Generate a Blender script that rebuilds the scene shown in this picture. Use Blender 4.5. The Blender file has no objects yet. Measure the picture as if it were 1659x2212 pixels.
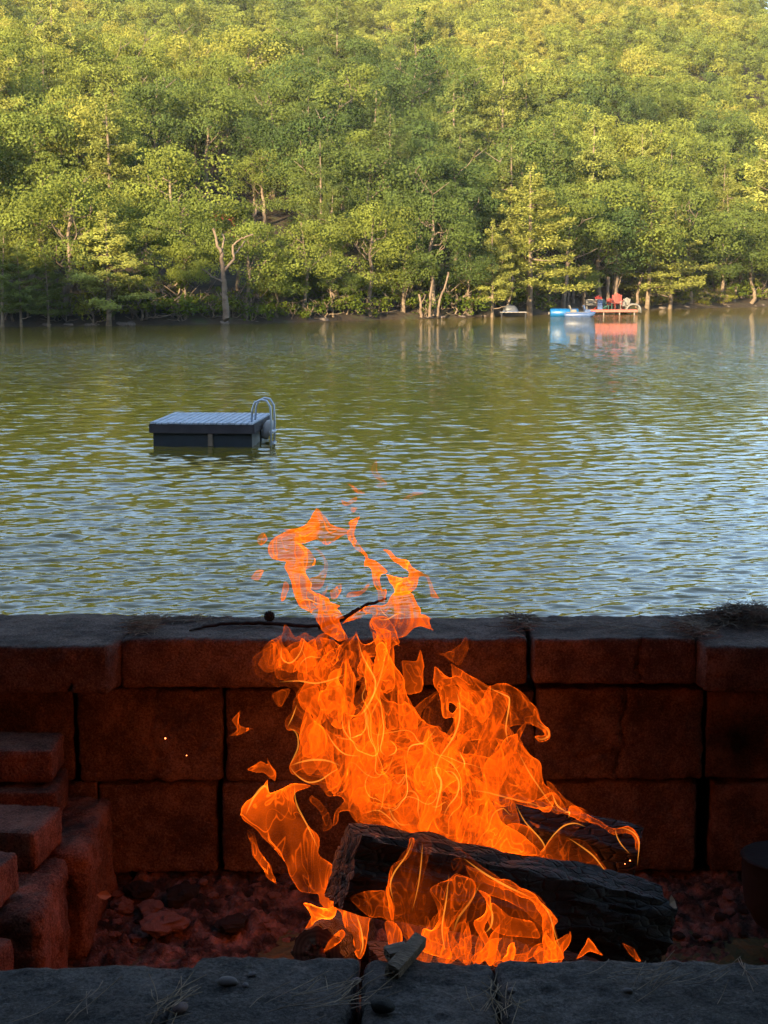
import bpy, math, random
import numpy as np
from mathutils import Vector
random.seed(7)
rng = np.random.default_rng(11)
S = bpy.context.scene
R = math.radians

# ------------------------------------------------------------------ camera, world, sun, exposure
FPX = 3325.0                       # focal length in units of the 1659 px wide photograph
CAMZ = 3.7
PITCH = math.atan(518 / FPX)
cam = bpy.data.cameras.new('camera'); camo = bpy.data.objects.new('camera', cam)
S.collection.objects.link(camo); S.camera = camo
camo.location = (0, 0, CAMZ); camo.rotation_euler = (math.pi / 2 - PITCH, 0, 0)
cam.sensor_fit = 'HORIZONTAL'; cam.sensor_width = 36; cam.lens = 36 * FPX / 1659
cam.clip_start = 0.05; cam.clip_end = 3000

SUN_EL, SUN_AZ = R(14.0), R(24.0)   # the sun stands behind the camera, a little to the left
w = bpy.data.worlds.new('World'); S.world = w; w.use_nodes = True
nt = w.node_tree; sky = nt.nodes.new('ShaderNodeTexSky'); sky.sky_type = 'NISHITA'; sky.sun_disc = False
sky.sun_elevation = SUN_EL; sky.sun_rotation = math.pi + SUN_AZ
sky.air_density = 1.0; sky.dust_density = 0.6; sky.ozone_density = 2.0
bg = nt.nodes['Background']; bg.inputs[1].default_value = 0.15
nt.links.new(sky.outputs[0], bg.inputs[0])
sl = bpy.data.lights.new('sun', 'SUN'); sl.energy = 5.0; sl.angle = R(0.6); sl.color = (1.0, 0.77, 0.46)
so = bpy.data.objects.new('sun', sl); S.collection.objects.link(so)
to_sun = Vector((-math.sin(SUN_AZ) * math.cos(SUN_EL), -math.cos(SUN_AZ) * math.cos(SUN_EL), math.sin(SUN_EL)))
so.rotation_euler = to_sun.to_track_quat('Z', 'Y').to_euler()
S.view_settings.view_transform = 'Standard'; S.view_settings.look = 'None'
S.view_settings.gamma = 1; S.view_settings.exposure = 2.0; S.view_settings.use_curve_mapping = False
S.render.engine = 'CYCLES'
S.cycles.use_denoising = True; S.cycles.max_bounces = 6; S.cycles.transparent_max_bounces = 48
S.cycles.diffuse_bounces = 3; S.cycles.glossy_bounces = 3; S.cycles.transmission_bounces = 3
S.cycles.sample_clamp_indirect = 4.0; S.cycles.caustics_reflective = False; S.cycles.caustics_refractive = False

# ------------------------------------------------------------------ helpers
def ray(px, py):
    x = (px - 829.5) / FPX; y = (py - 1106) / FPX
    return np.array([x, math.cos(PITCH) - y * math.sin(PITCH), -math.sin(PITCH) - y * math.cos(PITCH)])
def onY(px, py, Y):                      # a point of the upright plane at distance Y
    d = ray(px, py); t = Y / d[1]; return np.array([d[0] * t, Y, CAMZ + d[2] * t])
def onZ(px, py, Z):                      # a point of the level plane at height Z
    d = ray(px, py); t = (Z - CAMZ) / d[2]; return np.array([d[0] * t, d[1] * t, Z])

def put(name, me, parent=None, loc=(0, 0, 0), rz=0.0, sc=None):
    o = bpy.data.objects.new(name, me); S.collection.objects.link(o)
    o.location = loc; o.rotation_euler = (0, 0, rz)
    if sc is not None: o.scale = sc if hasattr(sc, '__len__') else (sc, sc, sc)
    if parent: o.parent = parent
    return o
def tag(o, label=None, cat=None, group=None, kind=None):
    if label: o['label'] = label
    if cat: o['category'] = cat
    if group: o['group'] = group
    if kind: o['kind'] = kind
    return o
def mesh(name, V, F, mat=None, smooth=True, attrs=None):
    """V (n,3), F (m,3|4) arrays -> mesh, quick"""
    me = bpy.data.meshes.new(name)
    V = np.asarray(V, dtype=np.float32); F = np.asarray(F, dtype=np.int32)
    k = F.shape[1]
    me.vertices.add(len(V)); me.vertices.foreach_set('co', V.ravel())
    me.loops.add(F.size); me.loops.foreach_set('vertex_index', F.ravel())
    me.polygons.add(len(F)); me.polygons.foreach_set('loop_start', np.arange(0, F.size, k, dtype=np.int32))
    me.polygons.foreach_set('loop_total', np.full(len(F), k, dtype=np.int32))
    me.polygons.foreach_set('use_smooth', np.full(len(F), smooth, dtype=bool))
    if attrs:
        for n, a in attrs.items():
            at = me.attributes.new(n, 'FLOAT', 'POINT'); at.data.foreach_set('value', np.asarray(a, dtype=np.float32))
    me.update(calc_edges=True)
    if mat: me.materials.append(mat)
    return me
class MB:
    """collects shapes into one mesh"""
    def __init__(s): s.V = []; s.F = []; s.n = 0
    def add(s, V, F):
        V = np.asarray(V, float); F = np.asarray(F, int)
        if F.shape[1] == 3: F = np.hstack([F, F[:, 2:3]])
        s.V.append(V); s.F.append(F + s.n); s.n += len(V)
    def box(s, c, d, rz=0.0):
        x, y, z = [v / 2 for v in d]
        V = np.array([[i * x, j * y, k * z] for k in (-1, 1) for j in (-1, 1) for i in (-1, 1)])
        ca, sa = math.cos(rz), math.sin(rz)
        V = np.c_[V[:, 0] * ca - V[:, 1] * sa, V[:, 0] * sa + V[:, 1] * ca, V[:, 2]] + np.array(c)
        s.add(V, [[0, 2, 3, 1], [4, 5, 7, 6], [0, 1, 5, 4], [2, 6, 7, 3], [0, 4, 6, 2], [1, 3, 7, 5]])
    def bar(s, a, b, wd, th, up=(0, 0, 1)):     # a board from a to b
        a, b = np.array(a, float), np.array(b, float); t = b - a; L = np.linalg.norm(t); t /= L
        u = np.array(up, float); u -= t * (u @ t); u /= np.linalg.norm(u); v = np.cross(t, u)
        V = [p + v * i * wd / 2 + u * j * th / 2 for p in (a, b) for j in (-1, 1) for i in (-1, 1)]
        s.add(V, [[0, 2, 3, 1], [4, 5, 7, 6], [0, 1, 5, 4], [2, 6, 7, 3], [0, 4, 6, 2], [1, 3, 7, 5]])
    def tube(s, P, rad, n=6, cap=True):
        P = np.asarray(P, float); rad = np.broadcast_to(rad, (len(P),)).astype(float)
        T = np.gradient(P, axis=0); T /= np.linalg.norm(T, axis=1)[:, None] + 1e-12
        u = np.cross(T[0], [0.31, 0.2, 0.93]); 
        if np.linalg.norm(u) < 0.1: u = np.cross(T[0], [1, 0, 0])
        u /= np.linalg.norm(u); V = []
        for i in range(len(P)):
            u = u - T[i] * (u @ T[i]); u /= np.linalg.norm(u); v = np.cross(T[i], u)
            a = np.arange(n) * 2 * math.pi / n
            V.append(P[i] + rad[i] * (np.cos(a)[:, None] * u + np.sin(a)[:, None] * v))
        F = [[i * n + j, i * n + (j + 1) % n, (i + 1) * n + (j + 1) % n, (i + 1) * n + j] for i in range(len(P) - 1) for j in range(n)]
        V = np.vstack(V)
        if cap:
            V = np.vstack([V, P[0], P[-1]]); k = len(P) * n
            F += [[k, (j + 1) % n, j, j] for j in range(n)] + [[k + 1, k - n + j, k - n + (j + 1) % n, k - n + (j + 1) % n] for j in range(n)]
        s.add(V, F)
    def lathe(s, c, prof, n=20, sx=1.0, sy=1.0):
        a = np.arange(n) * 2 * math.pi / n; V = []
        for r, z in prof: V.append(np.c_[c[0] + r * np.cos(a) * sx, c[1] + r * np.sin(a) * sy, np.full(n, c[2] + z)])
        F = [[i * n + j, i * n + (j + 1) % n, (i + 1) * n + (j + 1) % n, (i + 1) * n + j] for i in range(len(prof) - 1) for j in range(n)]
        s.add(np.vstack(V), F)
    def me(s, name, mat=None, smooth=False):
        V = np.vstack(s.V); F = np.vstack(s.F)
        tri = F[:, 2] == F[:, 3]; me = bpy.data.meshes.new(name)
        fs = [tuple(f[:3]) if t else tuple(f) for f, t in zip(F.tolist(), tri)]
        me.from_pydata(V.tolist(), [], fs)
        me.polygons.foreach_set('use_smooth', np.full(len(fs), smooth, dtype=bool)); me.update()
        if mat: me.materials.append(mat)
        return me
    def build(s, name, mat, parent=None, smooth=False): return put(name, s.me(name, mat, smooth), parent)

# value noise in numpy
_P = rng.permutation(512); _P = np.concatenate([_P, _P, _P]); _VAL = rng.random(1536) * 2 - 1
def vnoise(p):
    p = np.asarray(p, float); i = np.floor(p).astype(int); f = p - i; f = f * f * f * (f * (f * 6 - 15) + 10); i &= 511
    def h(dx, dy, dz): return _VAL[_P[_P[(i[:, 0] + dx) & 511] + ((i[:, 1] + dy) & 511)] + ((i[:, 2] + dz) & 511)]
    x, y, z = f[:, 0], f[:, 1], f[:, 2]
    a = h(0,0,0) * (1 - x) + h(1,0,0) * x; b = h(0,1,0) * (1 - x) + h(1,1,0) * x
    c = h(0,0,1) * (1 - x) + h(1,0,1) * x; d = h(0,1,1) * (1 - x) + h(1,1,1) * x
    return (a * (1 - y) + b * y) * (1 - z) + (c * (1 - y) + d * y) * z
def fbm(p, oct=4, gain=0.5):
    p = np.asarray(p, float); s = 0; a = 1; t = 0
    for k in range(oct): s = s + a * vnoise(p * 2 ** k + 17.3 * k); t += a; a *= gain
    return s / t

# ------------------------------------------------------------------ materials
def mat(name):
    m = bpy.data.materials.new(name); m.use_nodes = True
    t = m.node_tree; return m, t, t.nodes['Principled BSDF'], t.links.new
def N(t, kind, **kw):
    n = t.nodes.new('ShaderNode' + kind)
    for k, v in kw.items():
        if k in n.inputs: n.inputs[k].default_value = v
        else: setattr(n, k, v)
    return n
def ramp(t, fac, stops):
    r = t.nodes.new('ShaderNodeValToRGB'); e = r.color_ramp.elements
    while len(e) < len(stops): e.new(0.5)
    for el, (p, c) in zip(e, stops): el.position = p; el.color = (*c, 1) if len(c) == 3 else c
    t.links.new(fac, r.inputs[0]); return r
def rough_mat(name, stops, scale=8.0, bump=0.3, bscale=60.0, rough=0.9, dist=0.01, detail=8.0, coords='Object', stretch=None):
    m, t, b, L = mat(name); tc = N(t, 'TexCoord'); src = tc.outputs[coords]
    if stretch:
        mp = N(t, 'Mapping'); mp.inputs['Scale'].default_value = stretch; L(src, mp.inputs[0]); src = mp.outputs[0]
    n = N(t, 'TexNoise', Scale=scale, Detail=detail, Roughness=0.65); L(src, n.inputs['Vector'])
    r = ramp(t, n.outputs[0], stops); L(r.outputs[0], b.inputs['Base Color'])
    b.inputs['Roughness'].default_value = rough; b.inputs['Specular IOR Level'].default_value = 0.25
    if bump:
        n2 = N(t, 'TexNoise', Scale=bscale, Detail=6.0, Roughness=0.6); L(src, n2.inputs['Vector'])
        bp = N(t, 'Bump', Strength=bump, Distance=dist); L(n2.outputs[0], bp.inputs['Height']); L(bp.outputs[0], b.inputs['Normal'])
    return m
def plain(name, col, rough=0.6, metal=0.0):
    m, t, b, L = mat(name); b.inputs['Roughness'].default_value = rough; b.inputs['Metallic'].default_value = metal
    tc = N(t, 'TexCoord'); n = N(t, 'TexNoise', Scale=6.0, Detail=5.0); L(tc.outputs['Object'], n.inputs['Vector'])
    c0 = tuple(x * 0.75 for x in col); c1 = tuple(min(1, x * 1.2) for x in col)
    r = ramp(t, n.outputs[0], [(0.3, c0), (0.7, c1)]); L(r.outputs[0], b.inputs['Base Color']); return m

def leaf_mat(name, dark, mid, light, attr=None, trans=0.34, extra=None):
    m, t, b, L = mat(name); t.nodes.remove(b); out = t.nodes['Material Output']
    if attr: a = N(t, 'Attribute', attribute_name=attr, attribute_type='INSTANCER'); rnd = a.outputs['Fac']
    else:
        oi = N(t, 'ObjectInfo'); sp_ = N(t, 'SeparateColor'); L(oi.outputs['Color'], sp_.inputs[0]); rnd = sp_.outputs[0]
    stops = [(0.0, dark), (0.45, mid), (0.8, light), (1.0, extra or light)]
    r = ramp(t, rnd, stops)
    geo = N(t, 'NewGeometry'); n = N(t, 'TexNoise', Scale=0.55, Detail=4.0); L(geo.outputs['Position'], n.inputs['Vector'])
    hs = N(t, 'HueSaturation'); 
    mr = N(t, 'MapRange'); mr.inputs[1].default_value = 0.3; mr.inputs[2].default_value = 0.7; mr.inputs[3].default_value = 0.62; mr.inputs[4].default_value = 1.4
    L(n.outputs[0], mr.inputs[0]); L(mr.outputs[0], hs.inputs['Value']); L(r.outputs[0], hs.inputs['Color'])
    d = N(t, 'BsdfDiffuse'); tr = N(t, 'BsdfTranslucent'); mx = N(t, 'MixShader'); mx.inputs[0].default_value = trans
    L(hs.outputs[0], d.inputs[0]); L(hs.outputs[0], tr.inputs[0]); L(d.outputs[0], mx.inputs[1]); L(tr.outputs[0], mx.inputs[2])
    L(mx.outputs[0], out.inputs[0]); return m

M = {}
BD, BM, BL, BX = (0.065, 0.10, 0.030), (0.146, 0.178, 0.036), (0.222, 0.242, 0.044), (0.265, 0.248, 0.05)
M['leaf'] = leaf_mat('broadleaf_foliage', BD, BM, BL, extra=BX)
M['leaf_far'] = leaf_mat('far_foliage', BD, BM, BL, attr='rnd', extra=BX)
M['needle'] = leaf_mat('pine_foliage', (0.06, 0.09, 0.03), (0.14, 0.165, 0.04), (0.24, 0.25, 0.055), trans=0.15)
M['shrub'] = leaf_mat('shrub_foliage', (0.06, 0.09, 0.015), (0.12, 0.15, 0.02), (0.2, 0.2, 0.03), trans=0.3)
M['bark'] = rough_mat('pale_bark', [(0.3, (0.09, 0.065, 0.045)), (0.7, (0.25, 0.19, 0.13))], 1.6, 0.0)
M['dead'] = rough_mat('dead_wood', [(0.3, (0.09, 0.06, 0.042)), (0.7, (0.22, 0.165, 0.115))], 2.2, 0.0)
M['forest_floor'] = rough_mat('forest_floor', [(0.3, (0.022, 0.018, 0.012)), (0.55, (0.06, 0.042, 0.026)), (0.75, (0.06, 0.075, 0.022))], 0.35, 0.6, 2.0, dist=0.3)
M['rock'] = rough_mat('shore_rock', [(0.3, (0.07, 0.055, 0.045)), (0.7, (0.2, 0.16, 0.13))], 2.0, 0.3, 8.0)

# ------------------------------------------------------------------ terrain
SH = [(0, 706), (250, 703), (400, 701), (560, 698), (700, 694), (860, 689), (1000, 686), (1100, 683), (1200, 677), (1400, 668), (1659, 662)]
shp = np.array([onZ(x, y, 0.0)[:2] for x, y in SH])
def Ys(x):
    x = np.asarray(x, float); y = np.interp(x, shp[:, 0], shp[:, 1])
    y = np.where(x < shp[0, 0], shp[0, 1] + 0.55 * (x - shp[0, 0]), y)
    y = np.where(x > shp[-1, 0], shp[-1, 1] + 0.5 * (x - shp[-1, 0]), y)
    return np.clip(y, 40, 260)
RIDGE = 400.0
def ground(x, y):
    x = np.asarray(x, float); y = np.asarray(y, float); s = y - Ys(x)
    q = np.stack([x / 38, y / 38, x * 0 + 3.1], -1).reshape(-1, 3)
    nz = fbm(q, 3).reshape(x.shape) * 9.0
    ang = 0.188 - 0.042 * np.clip((x / RIDGE - 0.212) / 0.03, 0, 1) + 0.004 * np.sin(x / 23)
    top = CAMZ + RIDGE * ang - 9.5
    t = np.clip(s / (RIDGE - Ys(x)), 0, 1)
    h = top * (0.86 * t + 0.14 * t * t * (3 - 2 * t))
    h = np.where(s < 0, s * 0.12, np.minimum(s * 0.35, 0.55) + h)
    h = h + nz * np.clip((s - 8) / 50, 0, 1) * np.clip((RIDGE + 30 - y) / 60, 0.2, 1)
    up = 0.44 * np.clip(1.0 - (x / np.maximum(y, 1) - 0.10) / 0.09, -0.25, 1)
    return np.where(y > RIDGE, h + np.minimum(y - RIDGE, 170) * up - np.maximum(y - RIDGE - 170, 0) * 0.2, h)
xs = np.linspace(-420, 420, 211); ys = np.concatenate([np.linspace(30, 260, 200), np.linspace(263, 900, 90)])
X, Yg = np.meshgrid(xs, ys); Zg = ground(X, Yg)
def grid_faces(nr, nc):
    i = np.arange(nr - 1)[:, None] * nc + np.arange(nc - 1)[None, :]
    return np.stack([i, i + 1, i + nc + 1, i + nc], -1).reshape(-1, 4)
o = put('hillside', mesh('hillside', np.stack([X, Yg, Zg], -1).reshape(-1, 3), grid_faces(*X.shape), M['forest_floor'])); tag(o, kind='structure')

# the bank the fire pit stands on, and the wooded hill behind the photographer
WT = onY(829, 1380, 3.5)[2]          # height of the wall's top
def nearground(x, y):
    f = np.where(y > 3.95, WT - 0.55 - (y - 3.95) * 0.52, WT - 0.62)
    b = np.clip(-y - 2, 0, 200); f = f + np.where(y < -2, np.minimum(b * 0.60, 30 + (b - 50) * 0.05) , 0)
    f = f + np.where(y < -12, 6.0 * np.clip((-66 - x) / 25, 0, 1), 0)
    return f + fbm(np.stack([x / 9, y / 9, x * 0], -1).reshape(-1, 3), 3).reshape(np.shape(x)) * np.clip(-y / 10, 0.02, 1) * 1.5
xs2 = np.concatenate([np.linspace(-400, -30, 40), np.linspace(-28, 28, 70), np.linspace(30, 400, 40)])
ys2 = np.concatenate([np.linspace(-220, -8, 60), np.linspace(-7, 12, 70)])
X2, Y2 = np.meshgrid(xs2, ys2)
o = put('near_bank', mesh('near_bank', np.stack([X2, Y2, nearground(X2, Y2)], -1).reshape(-1, 3), grid_faces(*X2.shape), M['forest_floor'])); tag(o, kind='structure')

# ------------------------------------------------------------------ water
def water():
    dep = np.concatenate([np.linspace(R(40), R(15), 160), np.linspace(R(14.8), R(1.15), 760)]); rr = CAMZ / np.tan(dep)
    rr = np.append(rr, [230, 330])
    ang = np.concatenate([np.linspace(R(-65), R(-17), 50), np.linspace(R(-16.6), R(16.6), 600), np.linspace(R(17), R(65), 50)])
    A, Rr = np.meshgrid(ang, rr); x = Rr * np.sin(A); y = Rr * np.cos(A)
    dr = np.gradient(rr)[:, None]
    g = np.random.default_rng(5); z = np.zeros_like(x)
    gust = fbm(np.stack([x / 14, y / 26, x * 0], -1).reshape(-1, 3), 3).reshape(x.shape)
    ph0 = fbm(np.stack([x / 2.2, y / 2.2, x * 0 + 9], -1).reshape(-1, 3), 2).reshape(x.shape)
    n = 84
    for k in range(n):
        lam = 0.10 * (1.0 / 0.10) ** ((k + g.random()) / n)
        th = g.normal(R(-80), R(20)); kk = 2 * math.pi / lam
        slope = 0.0265 * (1.0 if lam < 0.42 else 0.6)
        fade = np.clip((lam / dr - 1.4) / 1.2, 0.0, 1)
        ph = kk * (x * math.cos(th) + y * math.sin(th)) + g.random() * 6.28 + ph0 * 2.5
        z += slope / kk * fade * np.sin(ph)
    z *= 1.0 + 0.7 * gust
    return mesh('lake_water', np.stack([x, y, z], -1).reshape(-1, 3), grid_faces(*x.shape), M['water'])
m, t, b, L = mat('lake_water'); M['water'] = m
b.inputs['Base Color'].default_value = (0.10, 0.072, 0.006, 1); b.inputs['Roughness'].default_value = 0.02
b.inputs['IOR'].default_value = 1.33; b.inputs['Specular IOR Level'].default_value = 0.5
tc = N(t, 'NewGeometry'); mp = N(t, 'Mapping'); mp.inputs['Scale'].default_value = (3.2, 7.0, 1); L(tc.outputs['Position'], mp.inputs[0])
n1 = N(t, 'TexNoise', Scale=1.0, Detail=4.0, Roughness=0.55); L(mp.outputs[0], n1.inputs['Vector'])
bp = N(t, 'Bump', Strength=0.16, Distance=0.03); L(n1.outputs[0], bp.inputs['Height'])
mq = N(t, 'Mapping'); mq.inputs['Scale'].default_value = (1.1, 2.3, 1); L(tc.outputs['Position'], mq.inputs[0]); n9 = N(t, 'TexNoise', Scale=1.0, Detail=3.0, Roughness=0.6); L(mq.outputs[0], n9.inputs['Vector'])
ln = N(t, 'VectorMath', operation='LENGTH'); L(tc.outputs['Position'], ln.inputs[0]); mrr = N(t, 'MapRange'); mrr.inputs[1].default_value = 22; mrr.inputs[2].default_value = 75; mrr.inputs[3].default_value = 0.0; mrr.inputs[4].default_value = 0.55; L(ln.outputs['Value'], mrr.inputs[0])
bq = N(t, 'Bump', Distance=0.16); L(mrr.outputs[0], bq.inputs['Strength']); L(n9.outputs[0], bq.inputs['Height']); L(bp.outputs[0], bq.inputs['Normal']); L(bq.outputs[0], b.inputs['Normal'])      # ripples too fine for the mesh out there
o = put('lake_water', water()); tag(o, kind='structure')

# ------------------------------------------------------------------ trees
def quads(C, Nn, size, g, asp=0.75):
    """leaf clump faces: centre C, normal Nn (jittered), size"""
    n = len(C); Nn = Nn + g.normal(0, 0.36, (n, 3)); Nn /= np.linalg.norm(Nn, axis=1)[:, None]
    u = np.cross(Nn, g.normal(0, 1, (n, 3))); u /= np.linalg.norm(u, axis=1)[:, None] + 1e-9; v = np.cross(Nn, u)
    s = np.broadcast_to(size, (n,))[:, None] * g.uniform(0.7, 1.3, (n, 1)) / 2
    V = np.stack([C - u * s, C - v * s * asp, C + u * s, C + v * s * asp], 1) 
    V[:, 1] += Nn * s * 0.25; V[:, 3] += Nn * s * 0.25
    return V.reshape(-1, 3)
def broad_crown(seed, H=11.0, Rr=4.2, nclump=26, per=80, size=0.42, low=0.35):
    g = np.random.default_rng(seed); out = []
    c0 = np.array([0, 0, H * (1 + low) / 2]); hz = H * (1 - low) / 2
    for k in range(nclump):
        a = g.uniform(0, 6.283); el = math.asin(g.uniform(-0.55, 1.0)); rr = g.uniform(0.55, 0.95)
        lump = 1 + 0.25 * math.sin(a * 2 + seed) + 0.15 * math.sin(3 * a + 2 * seed)
        c = c0 + np.array([math.cos(a) * math.cos(el) * Rr * rr * lump, math.sin(a) * math.cos(el) * Rr * rr * lump, math.sin(el) * hz * rr])
        rc = g.uniform(0.75, 1.55) * Rr / 4.2
        n = int(per * (rc / 1.1) ** 1.5); d = g.normal(0, 1, (n, 3)); d[:, 2] += 0.35; d /= np.linalg.norm(d, axis=1)[:, None]
        p = c + d * rc * np.array([1.15, 1.15, 0.72]) * g.uniform(0.75, 1.05, (n, 1))
        out.append(quads(p, d, size, g))
    V = np.vstack(out); return V - 0
def pine_crown(seed, H=15.0, Rr=3.6, size=0.36, dens=1.0, base=0.22):
    g = np.random.default_rng(seed); out = []; nl = 12
    for k in range(nl):
        f = k / (nl - 1); z = H * (base + (1 - base) * f ** 0.92); r = Rr * (1 - f) ** 0.75 * g.uniform(0.75, 1.15) + 0.45
        nb = 6 if f < 0.8 else 4; a0 = g.uniform(0, 6.28)
        for q in range(nb):
            a = a0 + q * 6.283 / nb + g.normal(0, 0.25); rl = r * g.uniform(0.5, 1.2); zj = g.normal(0, 0.38)
            n = int(150 * dens * (rl / 2.5) ** 1.25) + 14
            s = np.sqrt(g.uniform(0.05, 1, n)); wd = rl * 0.34 * np.sin(np.clip(s, 0.1, 0.92) * math.pi) ** 0.7 + 0.12
            lat = g.normal(0, 0.45, n) * wd
            x = s * rl; zz = z + zj + (0.12 + 0.3 * f) * x - 0.05 * x * x / rl + g.normal(0, 0.2, n) - np.abs(lat) * 0.1
            P = np.c_[x * math.cos(a) - lat * math.sin(a), x * math.sin(a) + lat * math.cos(a), zz]
            nn = np.tile([0.25 * math.cos(a), 0.25 * math.sin(a) - 0.35, 0.75], (n, 1)); out.append(quads(P, nn, size, g, 0.5))
    n = 60; P = np.c_[g.normal(0, 0.25, (n, 2)), H * (1 + g.uniform(-0.12, 0.03, n))]; out.append(quads(P, P * [1, 1, 0] + [0, 0, .3], size * 0.8, g, 0.5))
    return np.vstack(out)
def qfaces(V): return np.arange(len(V)).reshape(-1, 4)
def wander(a, b, n, g, j):
    P = np.linspace(a, b, n); d = np.cumsum(g.normal(0, j, (n, 3)), 0); d -= np.linspace(0, 1, n)[:, None] * d[-1] * 0.5; d[0] = 0; return P + d
def trunk_me(seed, H, r0, limbs=7, spread=3.0, m='bark', straight=False, lo=0.35, hi=0.9, droop=0.0):
    g = np.random.default_rng(seed); mb = MB(); n = 9
    P = wander([0, 0, -0.6], [g.normal(0, .02) * H, g.normal(0, .02) * H, H], n, g, 0.04 if straight else 0.16); P[:, 2] = np.linspace(-0.6, H, n)
    rad = r0 * (1 - np.linspace(0, 1, n)) ** 0.8 + 0.03; rad[0] *= 1.35; mb.tube(P, rad, 7)
    for k in range(limbs):
        f = lo + (hi - lo) * (k + g.random()) / limbs; i = f * (n - 1); i0 = int(i); p = P[i0] + (P[min(i0 + 1, n - 1)] - P[i0]) * (i - i0)
        a = g.uniform(0, 6.28); L_ = spread * g.uniform(0.6, 1.1) * (1.15 - 0.6 * f); up = g.uniform(0.45, 1.1) if not straight else g.uniform(-0.05, 0.3) - droop
        e = p + np.array([math.cos(a), math.sin(a), up]) * L_
        Q = wander(p, e, 6, g, 0.12); mb.tube(Q, np.linspace(rad[i0] * 0.5, 0.025, 6), 5)
        if not straight:
            for _ in range(2):
                j = g.integers(2, 5); e2 = Q[j] + g.normal(0, 0.6, 3) * [1, 1, .4] + [0, 0, 0.8]; mb.tube(wander(Q[j], e2, 4, g, 0.07), np.linspace(0.05, 0.02, 4), 4)
    return mb.me('trunk', M[m], True)

NB = 7
b_cr = []; b_tr = []
for i in range(NB):
    V = broad_crown(100 + i, H=11 + (i % 3), Rr=4.0 + 0.3 * (i % 4), nclump=36 + 2 * (i % 3), per=190, size=0.215, low=[.12, .02, .22][i % 3])
    b_cr.append(mesh('broad_crown', V, qfaces(V), M['leaf'], False)); b_tr.append(trunk_me(200 + i, (11 + (i % 3)) * 0.86, 0.24, 8, 3.4, lo=0.4))
p_cr = []; p_tr = []
for i in range(5):
    V = pine_crown(300 + i, H=15, Rr=3.5 + 0.25 * i, size=0.28)
    p_cr.append(mesh('pine_crown', V, qfaces(V), M['needle'], False)); p_tr.append(trunk_me(400 + i, 14.8, 0.22, 12, 2.6, straight=True, lo=0.12))
s_cr = []
for i in range(4):
    g = np.random.default_rng(500 + i); V = broad_crown(520 + i, H=2.2, Rr=1.5, nclump=12, per=130, size=0.2, low=-0.2)
    s_cr.append(mesh('shrub_leaves', V, qfaces(V), M['shrub'], False))
s_st = trunk_me(540, 1.6, 0.05, 6, 0.9, lo=0.1)

TONE = None
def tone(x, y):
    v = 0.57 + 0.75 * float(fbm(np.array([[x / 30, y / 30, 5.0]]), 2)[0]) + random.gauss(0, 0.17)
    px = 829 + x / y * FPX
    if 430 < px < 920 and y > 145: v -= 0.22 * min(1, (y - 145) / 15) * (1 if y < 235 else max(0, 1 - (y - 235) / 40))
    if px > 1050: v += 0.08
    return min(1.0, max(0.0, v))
def tree(kind, x, y, h, label, group=None, var=None, tilt=(0, 0), wide=1.0, cat='tree', z=None):
    z = float(ground(np.array([x]), np.array([y]))[0]) if z is None else z
    e = put({'b': 'broadleaf_tree', 'p': 'pine_tree', 's': 'shrub'}[kind], None, loc=(x, y, z), rz=random.uniform(0, 6.28))
    e.rotation_euler[0], e.rotation_euler[1] = tilt
    tag(e, label, 'shrub' if kind == 's' else cat, group)
    if kind == 'b': i = var if var is not None else random.randrange(NB); cr, tr, H0 = b_cr[i], b_tr[i], 11 + (i % 3)
    elif kind == 'p': i = var if var is not None else random.randrange(5); cr, tr, H0 = p_cr[i], p_tr[i], 15
    else: i = var if var is not None else random.randrange(4); cr, tr, H0 = s_cr[i], s_st, 2.2
    s = h / H0; e.scale = (s * wide, s * wide, s)
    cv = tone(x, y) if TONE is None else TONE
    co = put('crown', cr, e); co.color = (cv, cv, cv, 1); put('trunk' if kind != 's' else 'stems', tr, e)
    return e

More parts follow.
